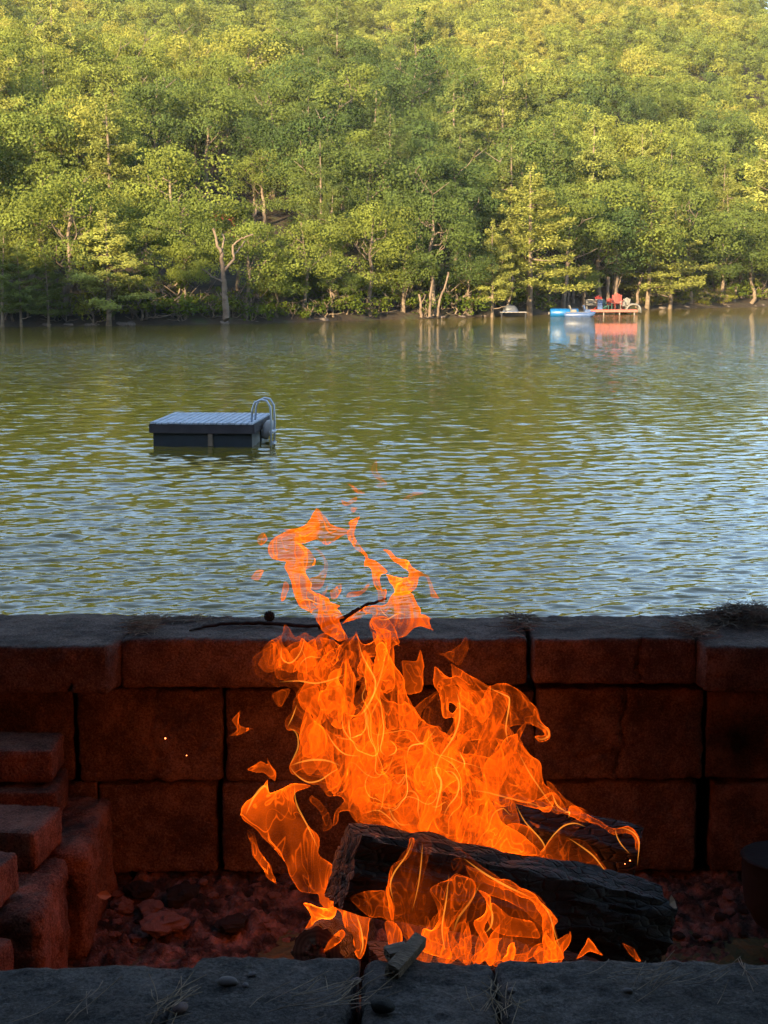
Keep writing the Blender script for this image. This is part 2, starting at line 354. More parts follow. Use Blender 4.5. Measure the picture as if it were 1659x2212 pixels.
# named trees along the shore: (kind, px of trunk, px of foot row, px of top row, label, variant, width)
def place(px, py_foot, back=0.0):
    """point on the hillside seen at that pixel: walk the ray until it meets the ground"""
    d = ray(px, py_foot); t = np.linspace(60, 520, 1500); P = d[None, :] * t[:, None]; P[:, 2] += CAMZ
    gz = ground(P[:, 0], P[:, 1]); k = np.argmax(P[:, 2] < gz) if (P[:, 2] < gz).any() else -1
    return P[k, 0], P[k, 1] + back
used = []
SHORE = [
 ('p', 20, 690, 470, 'dark pine at the far left edge of the shore, in the shade', 0, 1.1),
 ('p', 60, 684, 500, 'shaded dark pine behind the two pale snags on the left shore', 1, 1.1),
 ('p', 118, 686, 520, 'second shaded dark pine from the left end of the shore', 2, 1.2),
 ('b', 150, 682, 360, 'tall yellow-green tree above the shaded left shore', 1, 1.1),
 ('p', 245, 690, 430, 'spreading white pine with flat layered branches on the left shore', 3, 1.45),
 ('b', 330, 680, 470, 'dark green tree close behind the layered pine on the left shore', 2, 1.0),
 ('b', 315, 695, 560, 'small leafy tree leaning over the shaded left water edge', 4, 1.0),
 ('b', 400, 690, 520, 'dark rounded tree left of the big bare tree', 5, 1.0),
 ('b', 530, 686, 470, 'bright yellow-green tree right behind the big bare tree', 0, 1.1),
 ('b', 600, 690, 560, 'low bright tree right of the big bare tree at the water', 3, 1.2),
 ('b', 660, 684, 470, 'olive tree with pale bare limbs in its top near mid shore', 6, 1.1),
 ('b', 720, 688, 560, 'grey-green rounded tree overhanging the middle of the shore', 2, 1.2),
 ('b', 800, 684, 430, 'tall yellow-green tree left of the clump of pale trunks', 1, 1.0),
 ('b', 870, 682, 500, 'yellow-green tree at the left of the clump of pale trunks', 0, 1.1),
 ('b', 935, 681, 400, 'tall sunlit tree rising over the clump of pale trunks', 4, 1.1),
 ('b', 1010, 681, 520, 'bright yellow tree right of the clump of pale trunks', 3, 1.1),
 ('p', 1060, 676, 470, 'narrow pine with a yellow-leaved neighbour left of the leaning trunk', 1, 1.1),
 ('p', 1140, 672, 352, 'tallest sunlit pine on the shore, left of the blue pedal boat', 4, 1.25),
 ('b', 1185, 674, 560, 'dark small tree at the foot of the tallest pine', 5, 0.9),
 ('b', 1215, 670, 400, 'tall olive tree standing above the blue boats', 2, 1.0),
 ('b', 1262, 672, 560, 'dark low tree between the blue boats and the red chairs', 5, 1.0),
 ('b', 1330, 664, 380, 'tall green oak with a forked pale trunk above the red chairs', 6, 1.15),
 ('b', 1290, 660, 420, 'broad green tree left of the forked oak', 1, 1.1),
 ('p', 1390, 664, 410, 'layered pine right behind the end of the dock', 2, 1.35),
 ('p', 1440, 655, 430, 'layered pine second to the right of the dock', 3, 1.3),
 ('b', 1490, 652, 400, 'sunlit green tree between the layered pines and the dead pine', 0, 1.1),
 ('b', 1560, 655, 480, 'full green tree below the dead pine at the right', 4, 1.2),
 ('b', 1620, 656, 500, 'dense leafy tree at the far right end of the shore', 3, 1.25),
 ('b', 1600, 640, 430, 'leafy tree close behind the right end of the shore', 2, 1.1),
 ('p', 1655, 600, 250, 'tall bright pine at the right edge above the dead pine', 0, 1.2),
]
for kind, px, pf, pt, lab, var, wide in SHORE:
    x, y = place(px, pf); z = float(ground(np.array([x]), np.array([y]))[0])
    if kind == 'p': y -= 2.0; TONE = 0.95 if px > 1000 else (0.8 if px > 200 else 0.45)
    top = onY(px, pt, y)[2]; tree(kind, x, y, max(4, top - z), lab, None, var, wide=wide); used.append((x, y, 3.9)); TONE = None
# bare and leaning trunks
def bare(name, px, pf, segs, Yoff, label, mname='dead', r0=0.35, cat='dead tree'):
    """segs: lists of photograph points, each a limb of the tree, all at the tree's own distance"""
    x, y = place(px, pf); y += Yoff; foot = onY(px, pf, y)
    e = put(name, None, loc=tuple(foot)); tag(e, label, cat); g = np.random.default_rng(int(px))
    for k, (pts, wa, wb) in enumerate(segs):
        P = np.array([onY(a, b_, y) for a, b_ in pts]); 
        for _ in range(2):
            P = np.vstack([P[:1], np.repeat(P, 2, 0)[1:-1] * 0.75 + np.roll(np.repeat(P, 2, 0), -1, 0)[1:-1] * 0.25, P[-1:]]) if len(P) > 2 else np.linspace(P[0], P[-1], 4)
        P = P - foot; off = np.linspace(0, 1, len(P))[:, None] * np.array([[0, g.normal(0, 1.0), 0]]) * (k > 0)
        P = P + off; P = P + g.normal(0, 0.06, P.shape) * np.linspace(0.3, 1, len(P))[:, None]; mb = MB(); sc = y / FPX * 0.72; mb.tube(P, np.linspace(wa * sc / 2, wb * sc / 2, len(P)), 7)
        mb.build('trunk' if k == 0 else 'branch', M[mname], e, True)
    used.append((x, y, 1.0)); return e
bare('bare_tree', 487, 690, [([(489, 690), (487, 655), (485, 640), (484, 610), (480, 570), (478, 545), (470, 530), (463, 495)], 22, 5),
     ([(480, 590), (505, 560), (503, 530), (520, 515), (545, 507)], 9, 3), ([(478, 548), (482, 520), (478, 505)], 6, 3), ([(484, 610), (465, 600), (440, 583)], 6, 3), ([(505, 550), (515, 535), (522, 520)], 5, 3)],
     -4, 'tall bare pale tree with forked crown at the water, in the sun', r0=.4)
bare('dead_pine', 1592, 465, [([(1592, 465), (1593, 400), (1595, 345)], 10, 4)] +
     [([(1593, q), (1593 + dx, q - dy)], 4, 2) for q, dx, dy in [(388, 26, 16), (400, -28, 8), (412, 30, 12), (425, 50, 8), (422, -30, 18), (440, 55, 14), (452, 50, 12), (455, -22, 6), (462, 45, -2)]],
     -3, 'dead pine with level bare branches at the right, left of its twin')
bare('dead_pine', 1641, 475, [([(1641, 475), (1643, 430), (1646, 370)], 11, 4)] +
     [([(1643, q), (1643 + dx, q - dy)], 4, 2) for q, dx, dy in [(402, -40, 12), (410, 20, 6), (425, 22, 9), (440, -30, 3), (452, 26, 4), (464, 25, 2), (466, -60, -3)]],
     -3, 'dead pine with level bare branches at the very right edge')
bare('leaning_trunk', 1090, 681, [([(1090, 681), (1095, 665), (1104, 640), (1106, 610), (1105, 590)], 9, 5), ([(1106, 622), (1118, 621), (1126, 622)], 3, 2)], 0, 'grey curved trunk leaning beside the small dock', 'bark', cat='tree trunk')
for i, (px, pf, pt, wd, dx, lab) in enumerate([
    (12, 703, 650, 9, 4, 'short pale trunk at the left edge of the shaded shore'),
    (28, 702, 657, 9, -7, 'pale leaning stump second from the left edge of the shore'),
    (61, 690, 600, 7, -4, 'slim pale snag standing in the shaded left wood'),
    (140, 688, 610, 7, -4, 'grey trunk in the shade, third from the left'),
    (245, 700, 610, 8, 0, 'reddish trunk under the layered pine on the left'),
    (287, 700, 650, 5, 0, 'thin pale sapling trunk at the shaded left water edge'),
    (910, 686, 640, 10, -3, 'stout pale trunk at the left of the trunk clump'),
    (928, 684, 600, 10, 6, 'pale trunk in the middle of the trunk clump, tallest'),
    (945, 683, 590, 8, 24, 'pale trunk of the clump leaning to the right'),
    (873, 686, 610, 6, 2, 'thin pale trunk left of the trunk clump'),
    (1140, 676, 560, 9, 1, 'straight lit trunk of the tallest pine near the small dock'),
    (1228, 668, 610, 7, -3, 'thin pale trunk behind the blue pedal boat'),
    (1238, 655, 600, 10, 1, 'paired thicker pale trunk behind the blue pedal boat'),
    (1259, 667, 615, 12, 5, 'thick grey trunk between pedal boat and dock'),
    (1313, 662, 600, 13, 0, 'stout bright trunk left behind the red chairs'),
    (1326, 668, 600, 12, 8, 'bright forked trunk right at the red chairs'),
    (1375, 664, 590, 11, 12, 'leaning sunlit trunk at the right end of the dock'),
    (1415, 655, 585, 9, 4, 'pale trunk right of the dock among ferns'),
    (1458, 652, 600, 8, 8, 'pale trunk right of the sunny fern bank'),
    (1584, 655, 620, 14, 6, 'short reddish trunk at the right shore'),
    (548, 490, 440, 9, 8, 'lit forked trunk on the slope beside the red cabin'),
    (655, 540, 480, 6, -6, 'slim pale trunk high behind the mid shore'),
    (785, 500, 445, 6, -10, 'bent pale limb above the tall yellow tree'),
    (300, 330, 285, 5, -20, 'pale crooked bare limb on the left slope'),
    (610, 320, 290, 4, 18, 'pale crooked bare limb on the middle slope'),
    (215, 520, 480, 7, -12, 'broken pale trunk above the layered pine')]):
    fork = [([((px + px + dx) / 2, (pf + pt) / 2), (px + dx + 12, pt - 6)], 4, 2)] if i % 3 == 0 or pt < 500 else []
    bare('tree_trunk', px, pf, [([(px, pf), (px + dx * 0.25, pf * .6 + pt * .4), (px + dx, pt)], wd, wd * 0.6)] + fork, 0.3 if pf > 640 and i not in (6, 7, 8, 14, 15, 16) else (-2.0 if pf > 640 else -9.0), lab, 'bark' if i in (2, 3, 13) else 'dead', cat='tree trunk')

cx, cy = place(495, 470)[:2]; used += [(cx, cy - 8, 5.0), (cx * 0.95, cy - 15, 4.5), (cx * 0.9, cy - 22, 4.0)]
# scattered wood on the slope
pts = []; g = np.random.default_rng(3)
sp = 5.3; yy = 92.0
while yy < 412:
    hw = 0.262 * yy + 9; xx = -hw + g.random() * sp
    while xx < hw:
        x, y = xx + g.normal(0, 1.0), yy + g.normal(0, 1.1)
        if y > float(Ys(x)) + 2.5 and all((x - a) ** 2 + (y - b_) ** 2 > c * c for a, b_, c in used): pts.append((x, y))
        xx += sp * g.uniform(0.85, 1.15)
    yy += sp * 0.9
pts.sort(key=lambda p: p[1] + abs(p[0]) * 0.2)
zn = fbm(np.array([[p[0] / 30, p[1] / 30, 5.0] for p in pts]), 2)
n_ind = 240
far = []
side = lambda x, y: 'left' if x / y < -0.08 else ('right' if x / y > 0.08 else 'middle')
for i, (x, y) in enumerate(pts):
    if i < n_ind:
        s = y - float(Ys(x)); kind = 'p' if random.random() < (0.22 if s < 40 else 0.08) else 'b'
        h = random.uniform(7, 13) if kind == 'b' else random.uniform(11, 16)
        if s < 9: h *= 0.7
        kn = 'pine' if kind == 'p' else 'broadleaf tree'; pxx = 829 + x / y * FPX
        lm = [l for a, l in [(160, 'the pale snags at the far left'), (400, 'the layered pine on the left'), (600, 'the big bare tree'), (830, 'the grey-green tree of the middle shore'), (1040, 'the clump of pale trunks'), (1190, 'the tallest shore pine'), (1280, 'the blue boats'), (1400, 'the red chairs'), (1560, 'the sunny fern bank'), (9999, 'the dead pines at the right')] if pxx < a][0]
        band = 'in the first rows behind' if s < 22 else ('on the slope behind' if s < 48 else 'higher up the slope above')
        tree(kind, x, y, h, f'green {kn} {band} {lm}', f'{kn}s {band} {lm}', wide=random.uniform(0.85, 1.15))
    else: far.append((x, y))
# the rest of the wood: one mass
def wood_mass(name, P, zf, mname, nc=16, per=115, size=0.31, hh=(7.2, 11.0), seed=9):
    """a wood too thick to count: one object that sets crowns on its points"""
    g = np.random.default_rng(seed); col = bpy.data.collections.new(name + '_crowns')
    for k in range(12):
        V = broad_crown(900 + k, 11, 4.1, nc + (k % 4), per, size, low=0.25) if k < 10 else pine_crown(950 + k, 12.5, 3.0, size, 0.9, 0.25)
        col.objects.link(bpy.data.objects.new(f'{name}_crown_{k:02d}', mesh('wood_crown', V, qfaces(V), M[mname], False)))
    x = np.array([p[0] for p in P]); y = np.array([p[1] for p in P]); n = len(P); z = zf(x, y) - 0.3
    me = bpy.data.meshes.new(name); me.from_pydata(np.c_[x, y, z].tolist(), [], [])
    s_ = g.uniform(*hh, n) / 11 * np.where(y > 411, 1.6, 1.0); w_ = g.uniform(0.85, 1.2, n)
    def at(nm, ty, a, key='value'): q = me.attributes.new(nm, ty, 'POINT'); q.data.foreach_set(key, a)
    at('pick', 'INT', np.where(g.random(n) < .12, g.integers(10, 12, n), g.integers(0, 10, n)).astype(np.int32))
    at('turn', 'FLOAT_VECTOR', np.c_[x * 0, x * 0, g.uniform(0, 6.28, n)].ravel().astype(np.float32), 'vector')
    at('size', 'FLOAT_VECTOR', np.c_[s_ * w_, s_ * w_, s_].ravel().astype(np.float32), 'vector')
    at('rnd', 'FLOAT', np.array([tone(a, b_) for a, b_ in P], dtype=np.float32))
    o = put(name, me); ng = bpy.data.node_groups.new(name, 'GeometryNodeTree')
    ng.interface.new_socket('Geometry', in_out='INPUT', socket_type='NodeSocketGeometry'); ng.interface.new_socket('Geometry', in_out='OUTPUT', socket_type='NodeSocketGeometry')
    nd = ng.nodes; gi, go = nd.new('NodeGroupInput'), nd.new('NodeGroupOutput'); ci = nd.new('GeometryNodeCollectionInfo'); ci.inputs['Collection'].default_value = col; ci.inputs['Separate Children'].default_value = True; ci.inputs['Reset Children'].default_value = True
    ip = nd.new('GeometryNodeInstanceOnPoints'); ip.inputs['Pick Instance'].default_value = True; mp_ = nd.new('GeometryNodeMeshToPoints')
    def nat(nm, ty): q = nd.new('GeometryNodeInputNamedAttribute'); q.data_type = ty; q.inputs[0].default_value = nm; return q.outputs[0]
    L = ng.links.new; L(gi.outputs[0], mp_.inputs[0]); L(mp_.outputs[0], ip.inputs['Points']); L(ci.outputs[0], ip.inputs['Instance']); L(nat('pick', 'INT'), ip.inputs['Instance Index'])
    L(nat('turn', 'FLOAT_VECTOR'), ip.inputs['Rotation']); L(nat('size', 'FLOAT_VECTOR'), ip.inputs['Scale']); L(ip.outputs[0], go.inputs[0])
    md = o.modifiers.new('crowns', 'NODES'); md.node_group = ng; return o
for yy in np.arange(412, 600, 9.5):
    for xx in np.arange(-0.33 * yy, 0.33 * yy, 10.5): far.append((xx + g.normal(0, 2), yy + g.normal(0, 2)))
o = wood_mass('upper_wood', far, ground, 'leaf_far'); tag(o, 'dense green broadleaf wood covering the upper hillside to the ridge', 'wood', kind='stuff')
bk = [(x + g.normal(0, 1.5), y + g.normal(0, 1.5)) for x in np.arange(-156, 60, 6.0) for y in (-66, -60, -54, -47, -40, -32, -24)]
bk += [(x + g.normal(0, .6), y + g.normal(0, .6)) for x, y in [(-13, -3), (-9, -9), (-3, -10), (3, -9), (9, -10), (13, -4), (-7, -15), (0, -16), (7, -15), (-14, 1), (14, 2), (-4, -6), (4, -5.5), (0, -4), (-8, -3), (8, -2.5), (-17, -6), (17, -6), (-12, -14), (13, -15), (-18, 3), (18, 4), (-6, 0), (6, 0), (0, -2.2), (-10, 4), (10, 5), (-22, 0), (22, 0)]]
o = wood_mass('wood_behind', bk, nearground, 'leaf_far', 12, 60, 0.7, (10.3, 13.3), 10); tag(o, 'wooded hill on the near side of the lake behind the viewer', 'wood', kind='stuff')

# low bright growth on the sunny bank
TONE = 0.9
for i in range(46):
    px = random.uniform(1375, 1580); py = random.uniform(640, 664); x, y = place(px, py)
    tree('s', x, y, random.uniform(0.7, 1.2), 'low bright yellow-green fern clump on the sunny right bank', 'fern clumps on the sunny right bank', wide=random.uniform(1.2, 1.7), cat='fern')
TONE = None
# undergrowth at the water's edge, separate shrubs, and rocks
ks = 0
for px in list(range(-10, 780, 21)) + list(range(800, 1680, 19)):
    if 1195 < px < 1290 and random.random() < .6: continue
    yb = float(np.interp(px, [a for a, _ in SH], [b_ for _, b_ in SH])); 
    dd = random.uniform(0.1, 2.2) if not 1280 < px < 1370 else random.uniform(5, 9)
    p = onZ(px + random.uniform(-6, 6), yb, 0.0); p[1] += dd
    sd = 'in the shade of the left shore' if px < 560 else ('on the sunny right bank' if px > 1150 else 'along the middle of the shore')
    h = random.uniform(1.1, 2.5) if px < 1370 or px > 1560 else random.uniform(0.9, 1.5)
    tree('s', p[0], p[1], h, f'low green shrub at the water edge {sd}', f'shrubs {sd}', wide=random.uniform(0.9, 1.4)); ks += 1
for px in list(range(570, 1640, 15)):
    if 1270 < px < 1370: continue
    yb = float(np.interp(px, [a for a, _ in SH], [b_ for _, b_ in SH])); p = onZ(px + random.uniform(-6, 6), yb, 0.0); p[1] += random.uniform(2.5, 7)
    side_ = 'the middle shore' if px < 1150 else 'the right shore'; TONE = random.uniform(0.5, 1.0)
    tree('s', p[0], p[1], random.uniform(1.6, 3.4), f'leafy undergrowth shrub under the trees a little behind {side_}', f'undergrowth shrubs behind {side_}', wide=random.uniform(0.8, 1.2))
TONE = None
rocks = []
for i in range(4):
    g = np.random.default_rng(60 + i); u = np.linspace(0, math.pi, 7); a = np.arange(10) * 2 * math.pi / 10
    V = np.array([[math.sin(q) * math.cos(b_), math.sin(q) * math.sin(b_), math.cos(q) * 0.6] for q in u for b_ in a]); V *= (1 + 0.35 * fbm(V * 1.3 + i * 9, 2))[:, None]
    F = [[r_ * 10 + j, r_ * 10 + (j + 1) % 10, (r_ + 1) * 10 + (j + 1) % 10, (r_ + 1) * 10 + j] for r_ in range(6) for j in range(10)]
    rocks.append(mesh('rock', V, F, M['rock'], False))
for i in range(92):
    px = random.uniform(0, 1659) if i < 55 else random.uniform(1380, 1659) if i < 75 else random.uniform(860, 1000)
    yb = float(np.interp(px, [a for a, _ in SH], [b_ for _, b_ in SH])); p = onZ(px, yb, 0.0); s = random.uniform(0.12, 0.42)
    sd = 'shaded left' if px < 560 else ('right' if px > 1150 else 'middle')
    o = put('shore_rock', rocks[i % 4], None, (p[0], p[1] + random.uniform(-0.1, 0.5), 0.05), random.uniform(0, 6), (s * 1.4, s, s))
    tag(o, f'small pale rock at the waterline of the {sd} shore', 'rock', f'rocks along the {sd} shore')

# ------------------------------------------------------------------ far shore things
M['red'] = plain('red_paint', (0.2, 0.018, 0.008), 0.6); M['redwood'] = plain('reddish_boards', (0.38, 0.10, 0.07), 0.7)
M['white'] = plain('white_paint', (0.15, 0.14, 0.12), 0.6); M['blue'] = plain('bright_blue_plastic', (0.005, 0.10, 0.28), 0.4)
M['paleblue'] = plain('pale_blue_plastic', (0.05, 0.09, 0.2), 0.4); M['darkgreen'] = plain('dark_green_plastic', (0.02, 0.07, 0.06), 0.5)
M['steel0'] = plain('grey_hull', (0.07, 0.075, 0.085), 0.5); M['greywood'] = plain('grey_wood', (0.22, 0.2, 0.18), 0.8); M['black'] = plain('black_rubber', (0.012, 0.013, 0.016), 0.6)
DY = float(onZ(1320, 680, 0.0)[1]) 
def dx(px, Y=None): return onY(px, 670, Y or DY)[0]
k_ = DY / FPX
e = put('shore_dock', None, loc=(dx(1322), DY + 1.2, 0)); tag(e, 'low red-brown dock carrying the red chairs on the far right shore', 'dock')
for i in range(12):
    mb = MB(); mb.box((-2.05 + i * 0.37, 0, 0.42), (0.34, 2.4, 0.05)); mb.build('plank', M['redwood'], e)
mb = MB(); mb.box((0, -1.22, 0.33), (4.5, 0.06, 0.18)); mb.build('fascia', M['redwood'], e)
for x in (-2, -0.7, 0.7, 2):
    for y in (-1.05, 1.05):
        mb = MB(); mb.tube([(x, y, -0.8), (x, y, 0.37)], 0.06); mb.build('post', M['greywood'], e)
def chair(px, mname, label, rz, y=0.4, group=None, s=1.25):
    e = put('garden_chair', None, loc=(dx(px), DY + 1.2 + y, 0.45), rz=rz, sc=s); tag(e, label, 'chair', group)
    for i in range(5):
        x = -0.22 + i * 0.11; h = 0.98 - 0.06 * abs(i - 2) ; mb = MB(); mb.bar((x, 0.18, 0.25), (x * 1.15, 0.42, h), 0.1, 0.02, (0, -1, 0.3)); mb.build('back_slat', M[mname], e)
    mb = MB(); mb.bar((0, -0.3, 0.38), (0, 0.25, 0.28), 0.55, 0.025); mb.build('seat', M[mname], e)
    for sx in (-1, 1):
        mb = MB(); mb.box((sx * 0.34, -0.05, 0.55), (0.12, 0.7, 0.025)); mb.build('armrest', M[mname], e)
        mb = MB(); mb.box((sx * 0.3, -0.3, 0.27), (0.04, 0.09, 0.54)); mb.build('leg', M[mname], e)
        mb = MB(); mb.bar((sx * 0.28, 0.5, 0.0), (sx * 0.28, -0.2, 0.36), 0.04, 0.09); mb.build('leg', M[mname], e)
chair(1305, 'red', 'dark red slatted garden chair at the left of the far dock', 0.5)
chair(1325, 'red', 'red slatted garden chair in the middle of the far dock', 0.1, s=1.0)
chair(1338, 'red', 'bright orange-red tall-backed garden chair, rightmost red one on the far dock', -0.15, s=1.45)
chair(1315, 'darkgreen', 'dark green garden chair between the red chairs', 0.9, -0.3, s=0.95)
chair(1349, 'white', 'small white garden chair right of the red chairs', 0.0, -0.2, s=0.8)
chair(1357, 'white', 'white garden chair at the right end of the far dock', -0.4, 0.3, s=1.05)
e = put('white_bench', None, loc=(dx(1289), DY + 1.4, 0.35)); tag(e, 'pale slatted bench standing left of the red chairs', 'bench')
for i in range(4): mb = MB(); mb.box((0, 0.25, 0.55 + i * 0.13), (1.5, 0.03, 0.08)); mb.build('back_slat', M['white'], e)
for i in range(3): mb = MB(); mb.box((0, -0.15 + i * 0.15, 0.45), (1.5, 0.12, 0.03)); mb.build('seat_slat', M['white'], e)
for sx in (-0.7, 0.7):
    for sy in (-0.18, 0.25): mb = MB(); mb.box((sx, sy, 0.0 if sy > 0 else 0.05), (0.06, 0.06, 0.9)); mb.build('leg', M['white'], e)
e = put('cooler_box', None, loc=(dx(1299), DY + 1.0, 0.45)); tag(e, 'light blue upright box beside the pale bench', 'cooler')
mb = MB(); mb.box((0, 0, 0.4), (0.42, 0.4, 0.8)); mb.build('body', M['paleblue'], e); mb = MB(); mb.box((0, 0, 0.835), (0.46, 0.44, 0.06)); mb.build('lid', M['white'], e)
e = put('white_arch_rack', None, loc=(dx(1372), DY + 1.3, 0)); tag(e, 'white curved pipe boat rack at the water right of the dock', 'rack')
for yy_ in (-0.5, 0, 0.5):
    mb = MB(); a = np.linspace(0, math.pi, 12); mb.tube(np.c_[0.62 * np.cos(a), np.full(12, yy_), 0.15 + 0.75 * np.sin(a) ** 0.6], 0.09, 6); mb.build('hoop', M['white'], e, True)
mb = MB(); mb.tube([(-0.2, -0.6, 0.93), (-0.2, 0.6, 0.93)], 0.05); mb.tube([(0.3, -0.6, 0.85), (0.3, 0.6, 0.85)], 0.05); mb.build('rail', M['white'], e, True)
# blue float and pedal boat
BY = float(onZ(1232, 684, 0.0)[1])
e = put('blue_float', None, loc=(dx(1219, BY), BY, 0.22)); tag(e, 'bright blue cylindrical float left of the pedal boat', 'float')
mb = MB(); mb.tube([(-1.18, 0, .1), (-1.14, 0, .1), (1.14, 0, .1), (1.18, 0, .1)], [0.3, 0.36, 0.36, 0.3], 16); mb.build('drum', M['blue'], e, True)
mb = MB(); mb.tube([(-1.35, 0, .05), (-1.2, 0, .05)], 0.13, 10); mb.build('end_plug', M['white'], e, True)
e = put('pedal_boat', None, loc=(dx(1249, BY), BY, 0.0)); tag(e, 'pale blue and white pedal boat with two seats, right of the blue float', 'boat')
for sy in (-0.45, 0.45):
    mb = MB(); mb.tube([(-1.25, sy, 0.2), (-1.1, sy, 0.15), (0.8, sy, 0.15), (1.2, sy, 0.25), (1.4, sy, 0.4)], [0.05, 0.22, 0.24, 0.2, 0.05], 12); mb.build('hull', M['paleblue'], e, True)
mb = MB(); mb.box((0, 0, 0.36), (2.1, 1.05, 0.08)); mb.build('deck', M['white'], e)
for sx, mm in ((-0.45, 'white'), (0.75, 'paleblue')):
    mb = MB(); mb.box((sx, 0, 0.5), (0.5, 0.9, 0.2)); mb.bar((sx - 0.2, 0, 0.55), (sx - 0.33, 0, 0.95), 0.9, 0.09, (1, 0, 0.2)); mb.build('seat', M[mm], e)
# small left dock with a covered boat
e = put('small_dock', None, loc=(dx(1107, BY), float(onZ(1107, 685, 0.0)[1]) + 0.8, 0)); tag(e, 'small dark wooden dock beside the leaning trunk', 'dock')
for i in range(6): mb = MB(); mb.box((-0.95 + i * 0.38, 0, 0.4), (0.35, 1.6, 0.06)); mb.build('plank', M['greywood'], e)
for x in (-1, 1): mb = MB(); mb.tube([(x, -0.7, -0.8), (x, -0.7, 0.4)], 0.08); mb.build('post', M['black'], e)
o = e; e = put('covered_boat', None, loc=(o.location[0] - 0.2, o.location[1] + 0.2, 0.43)); tag(e, 'small grey overturned boat lying on the small dock', 'boat')
mb = MB(); mb.lathe((0, 0, 0), [(0.6, 0), (0.57, 0.2), (0.43, 0.42), (0.23, 0.55), (0.01, 0.6)], 16, 1.1, 0.6); mb.build('hull', M['steel0'], e, True)
mb = MB(); mb.lathe((0, 0, 0.0), [(0.62, 0), (0.65, 0.03), (0.62, 0.06)], 16, 1.1, 0.6); mb.build('gunwale', M['paleblue'], e, True)
# red cabin among the trees
x, y = place(495, 470); z = float(ground(np.array([x]), np.array([y]))[0]); y -= 8
zc = onY(495, 462, y)[2]
e = put('red_cabin', None, loc=(x, y, zc - 2.2), rz=0.3); tag(e, 'small dark red cabin half hidden among trees on the left slope', 'cabin')
mb = MB(); mb.box((0, 0, 1.2), (2.2, 2.0, 2.4)); mb.build('wall', M['red'], e)
mb = MB(); mb.bar((-0.65, -1.3, 2.75), (-0.65, 1.3, 2.75), 1.7, 0.1, (-0.5, 0, 1)); mb.bar((0.65, -1.3, 2.75), (0.65, 1.3, 2.75), 1.7, 0.1, (0.5, 0, 1)); mb.build('roof', M['greywood'], e)
mb = MB(); mb.box((0.3, -1.02, 1.3), (0.6, 0.05, 0.7)); mb.build('window', M['black'], e)

# ------------------------------------------------------------------ swimming raft
M['raftwood'] = rough_mat('weathered_boards', [(0.3, (0.23, 0.25, 0.28)), (0.7, (0.47, 0.50, 0.55))], 3.0, 0.3, 20, stretch=(6, 1, 1))
M['fascia'] = rough_mat('dark_fascia', [(0.3, (0.028, 0.024, 0.026)), (0.7, (0.06, 0.05, 0.052))], 3.0, 0.2, 20)
M['steel'] = plain('grey_steel_pipe', (0.42, 0.46, 0.52), 0.35, 0.5)
M['floatmat'] = plain('dark_float', (0.012, 0.018, 0.024), 0.5)
fl = onZ(324, 914, 0.5)
e = put('swimming_raft', None, loc=(fl[0], fl[1], 0), rz=R(-5)); tag(e, 'square swimming raft of grey boards floating on the lake with a ladder', 'raft')
RW, RD = 2.24, 2.4
for i in range(17):
    mb = MB(); wdt = RW / 17; mb.box((wdt * (i + 0.5), RD / 2 - 0.01 + random.uniform(-0.02, 0.02), 0.5 + random.uniform(-0.004, 0.006)), (wdt - 0.028, RD + 0.06, 0.035)); mb.build('board', M['raftwood'], e)
for a, b_ in (((0, 0, .385), (RW, 0, .385)), ((0, RD, .385), (RW, RD, .385)), ((0, 0, .385), (0, RD, .385)), ((RW, 0, .385), (RW, RD, .385))):
    mb = MB(); mb.bar(a, b_, 0.05, 0.19); mb.build('fascia_board', M['fascia'], e)
for j in (0.06, 1.3):
    for a_, b_ in ((0.05, 1.24), (1.36, 2.2)):
        mb = MB(); mb.box(((a_ + b_) / 2, j + 0.5, 0.06), (b_ - a_, 1.0, 0.46)); mb.build('float_block', M['floatmat'], e)
mb = MB(); mb.box((1.30, 0.06, 0.15), (0.1, 0.1, 0.28)); mb.box((1.30, 0.02, 0.24), (0.09, 0.06, 0.09)); mb.build('mooring_cleat', M['dead'], e)
ld = put('ladder', None, e, (RW + 0.30, 0.30, 0))
for yy_ in (-0.05, 0.43):
    mb = MB(); mb.tube([(0.02, yy_, -0.35), (0.05, yy_, 0.5), (0.03, yy_, 0.85), (-0.05, yy_, 0.98), (-0.17, yy_, 1.0), (-0.30, yy_, 0.94), (-0.36, yy_, 0.8), (-0.38, yy_, 0.5)], 0.024, 8); mb.build('rail', M['steel'], ld, True)
for z in (-0.2, 0.05, 0.3): mb = MB(); mb.box((0.05, 0.19, z), (0.09, 0.46, 0.03)); mb.build('rung', M['steel'], ld)
mb = MB(); mb.tube([(0.12, -0.15, 0.18), (0.2, 0.0, 0.45), (0.2, 0.35, 0.5), (0.12, 0.6, 0.2)], [0.09, 0.15, 0.15, 0.08], 10); o = mb.build('bumper', M['greywood'], e, True); o.location = (RW + 0.02, 0.85, -0.02); o.scale = (0.8, 0.8, 0.8)

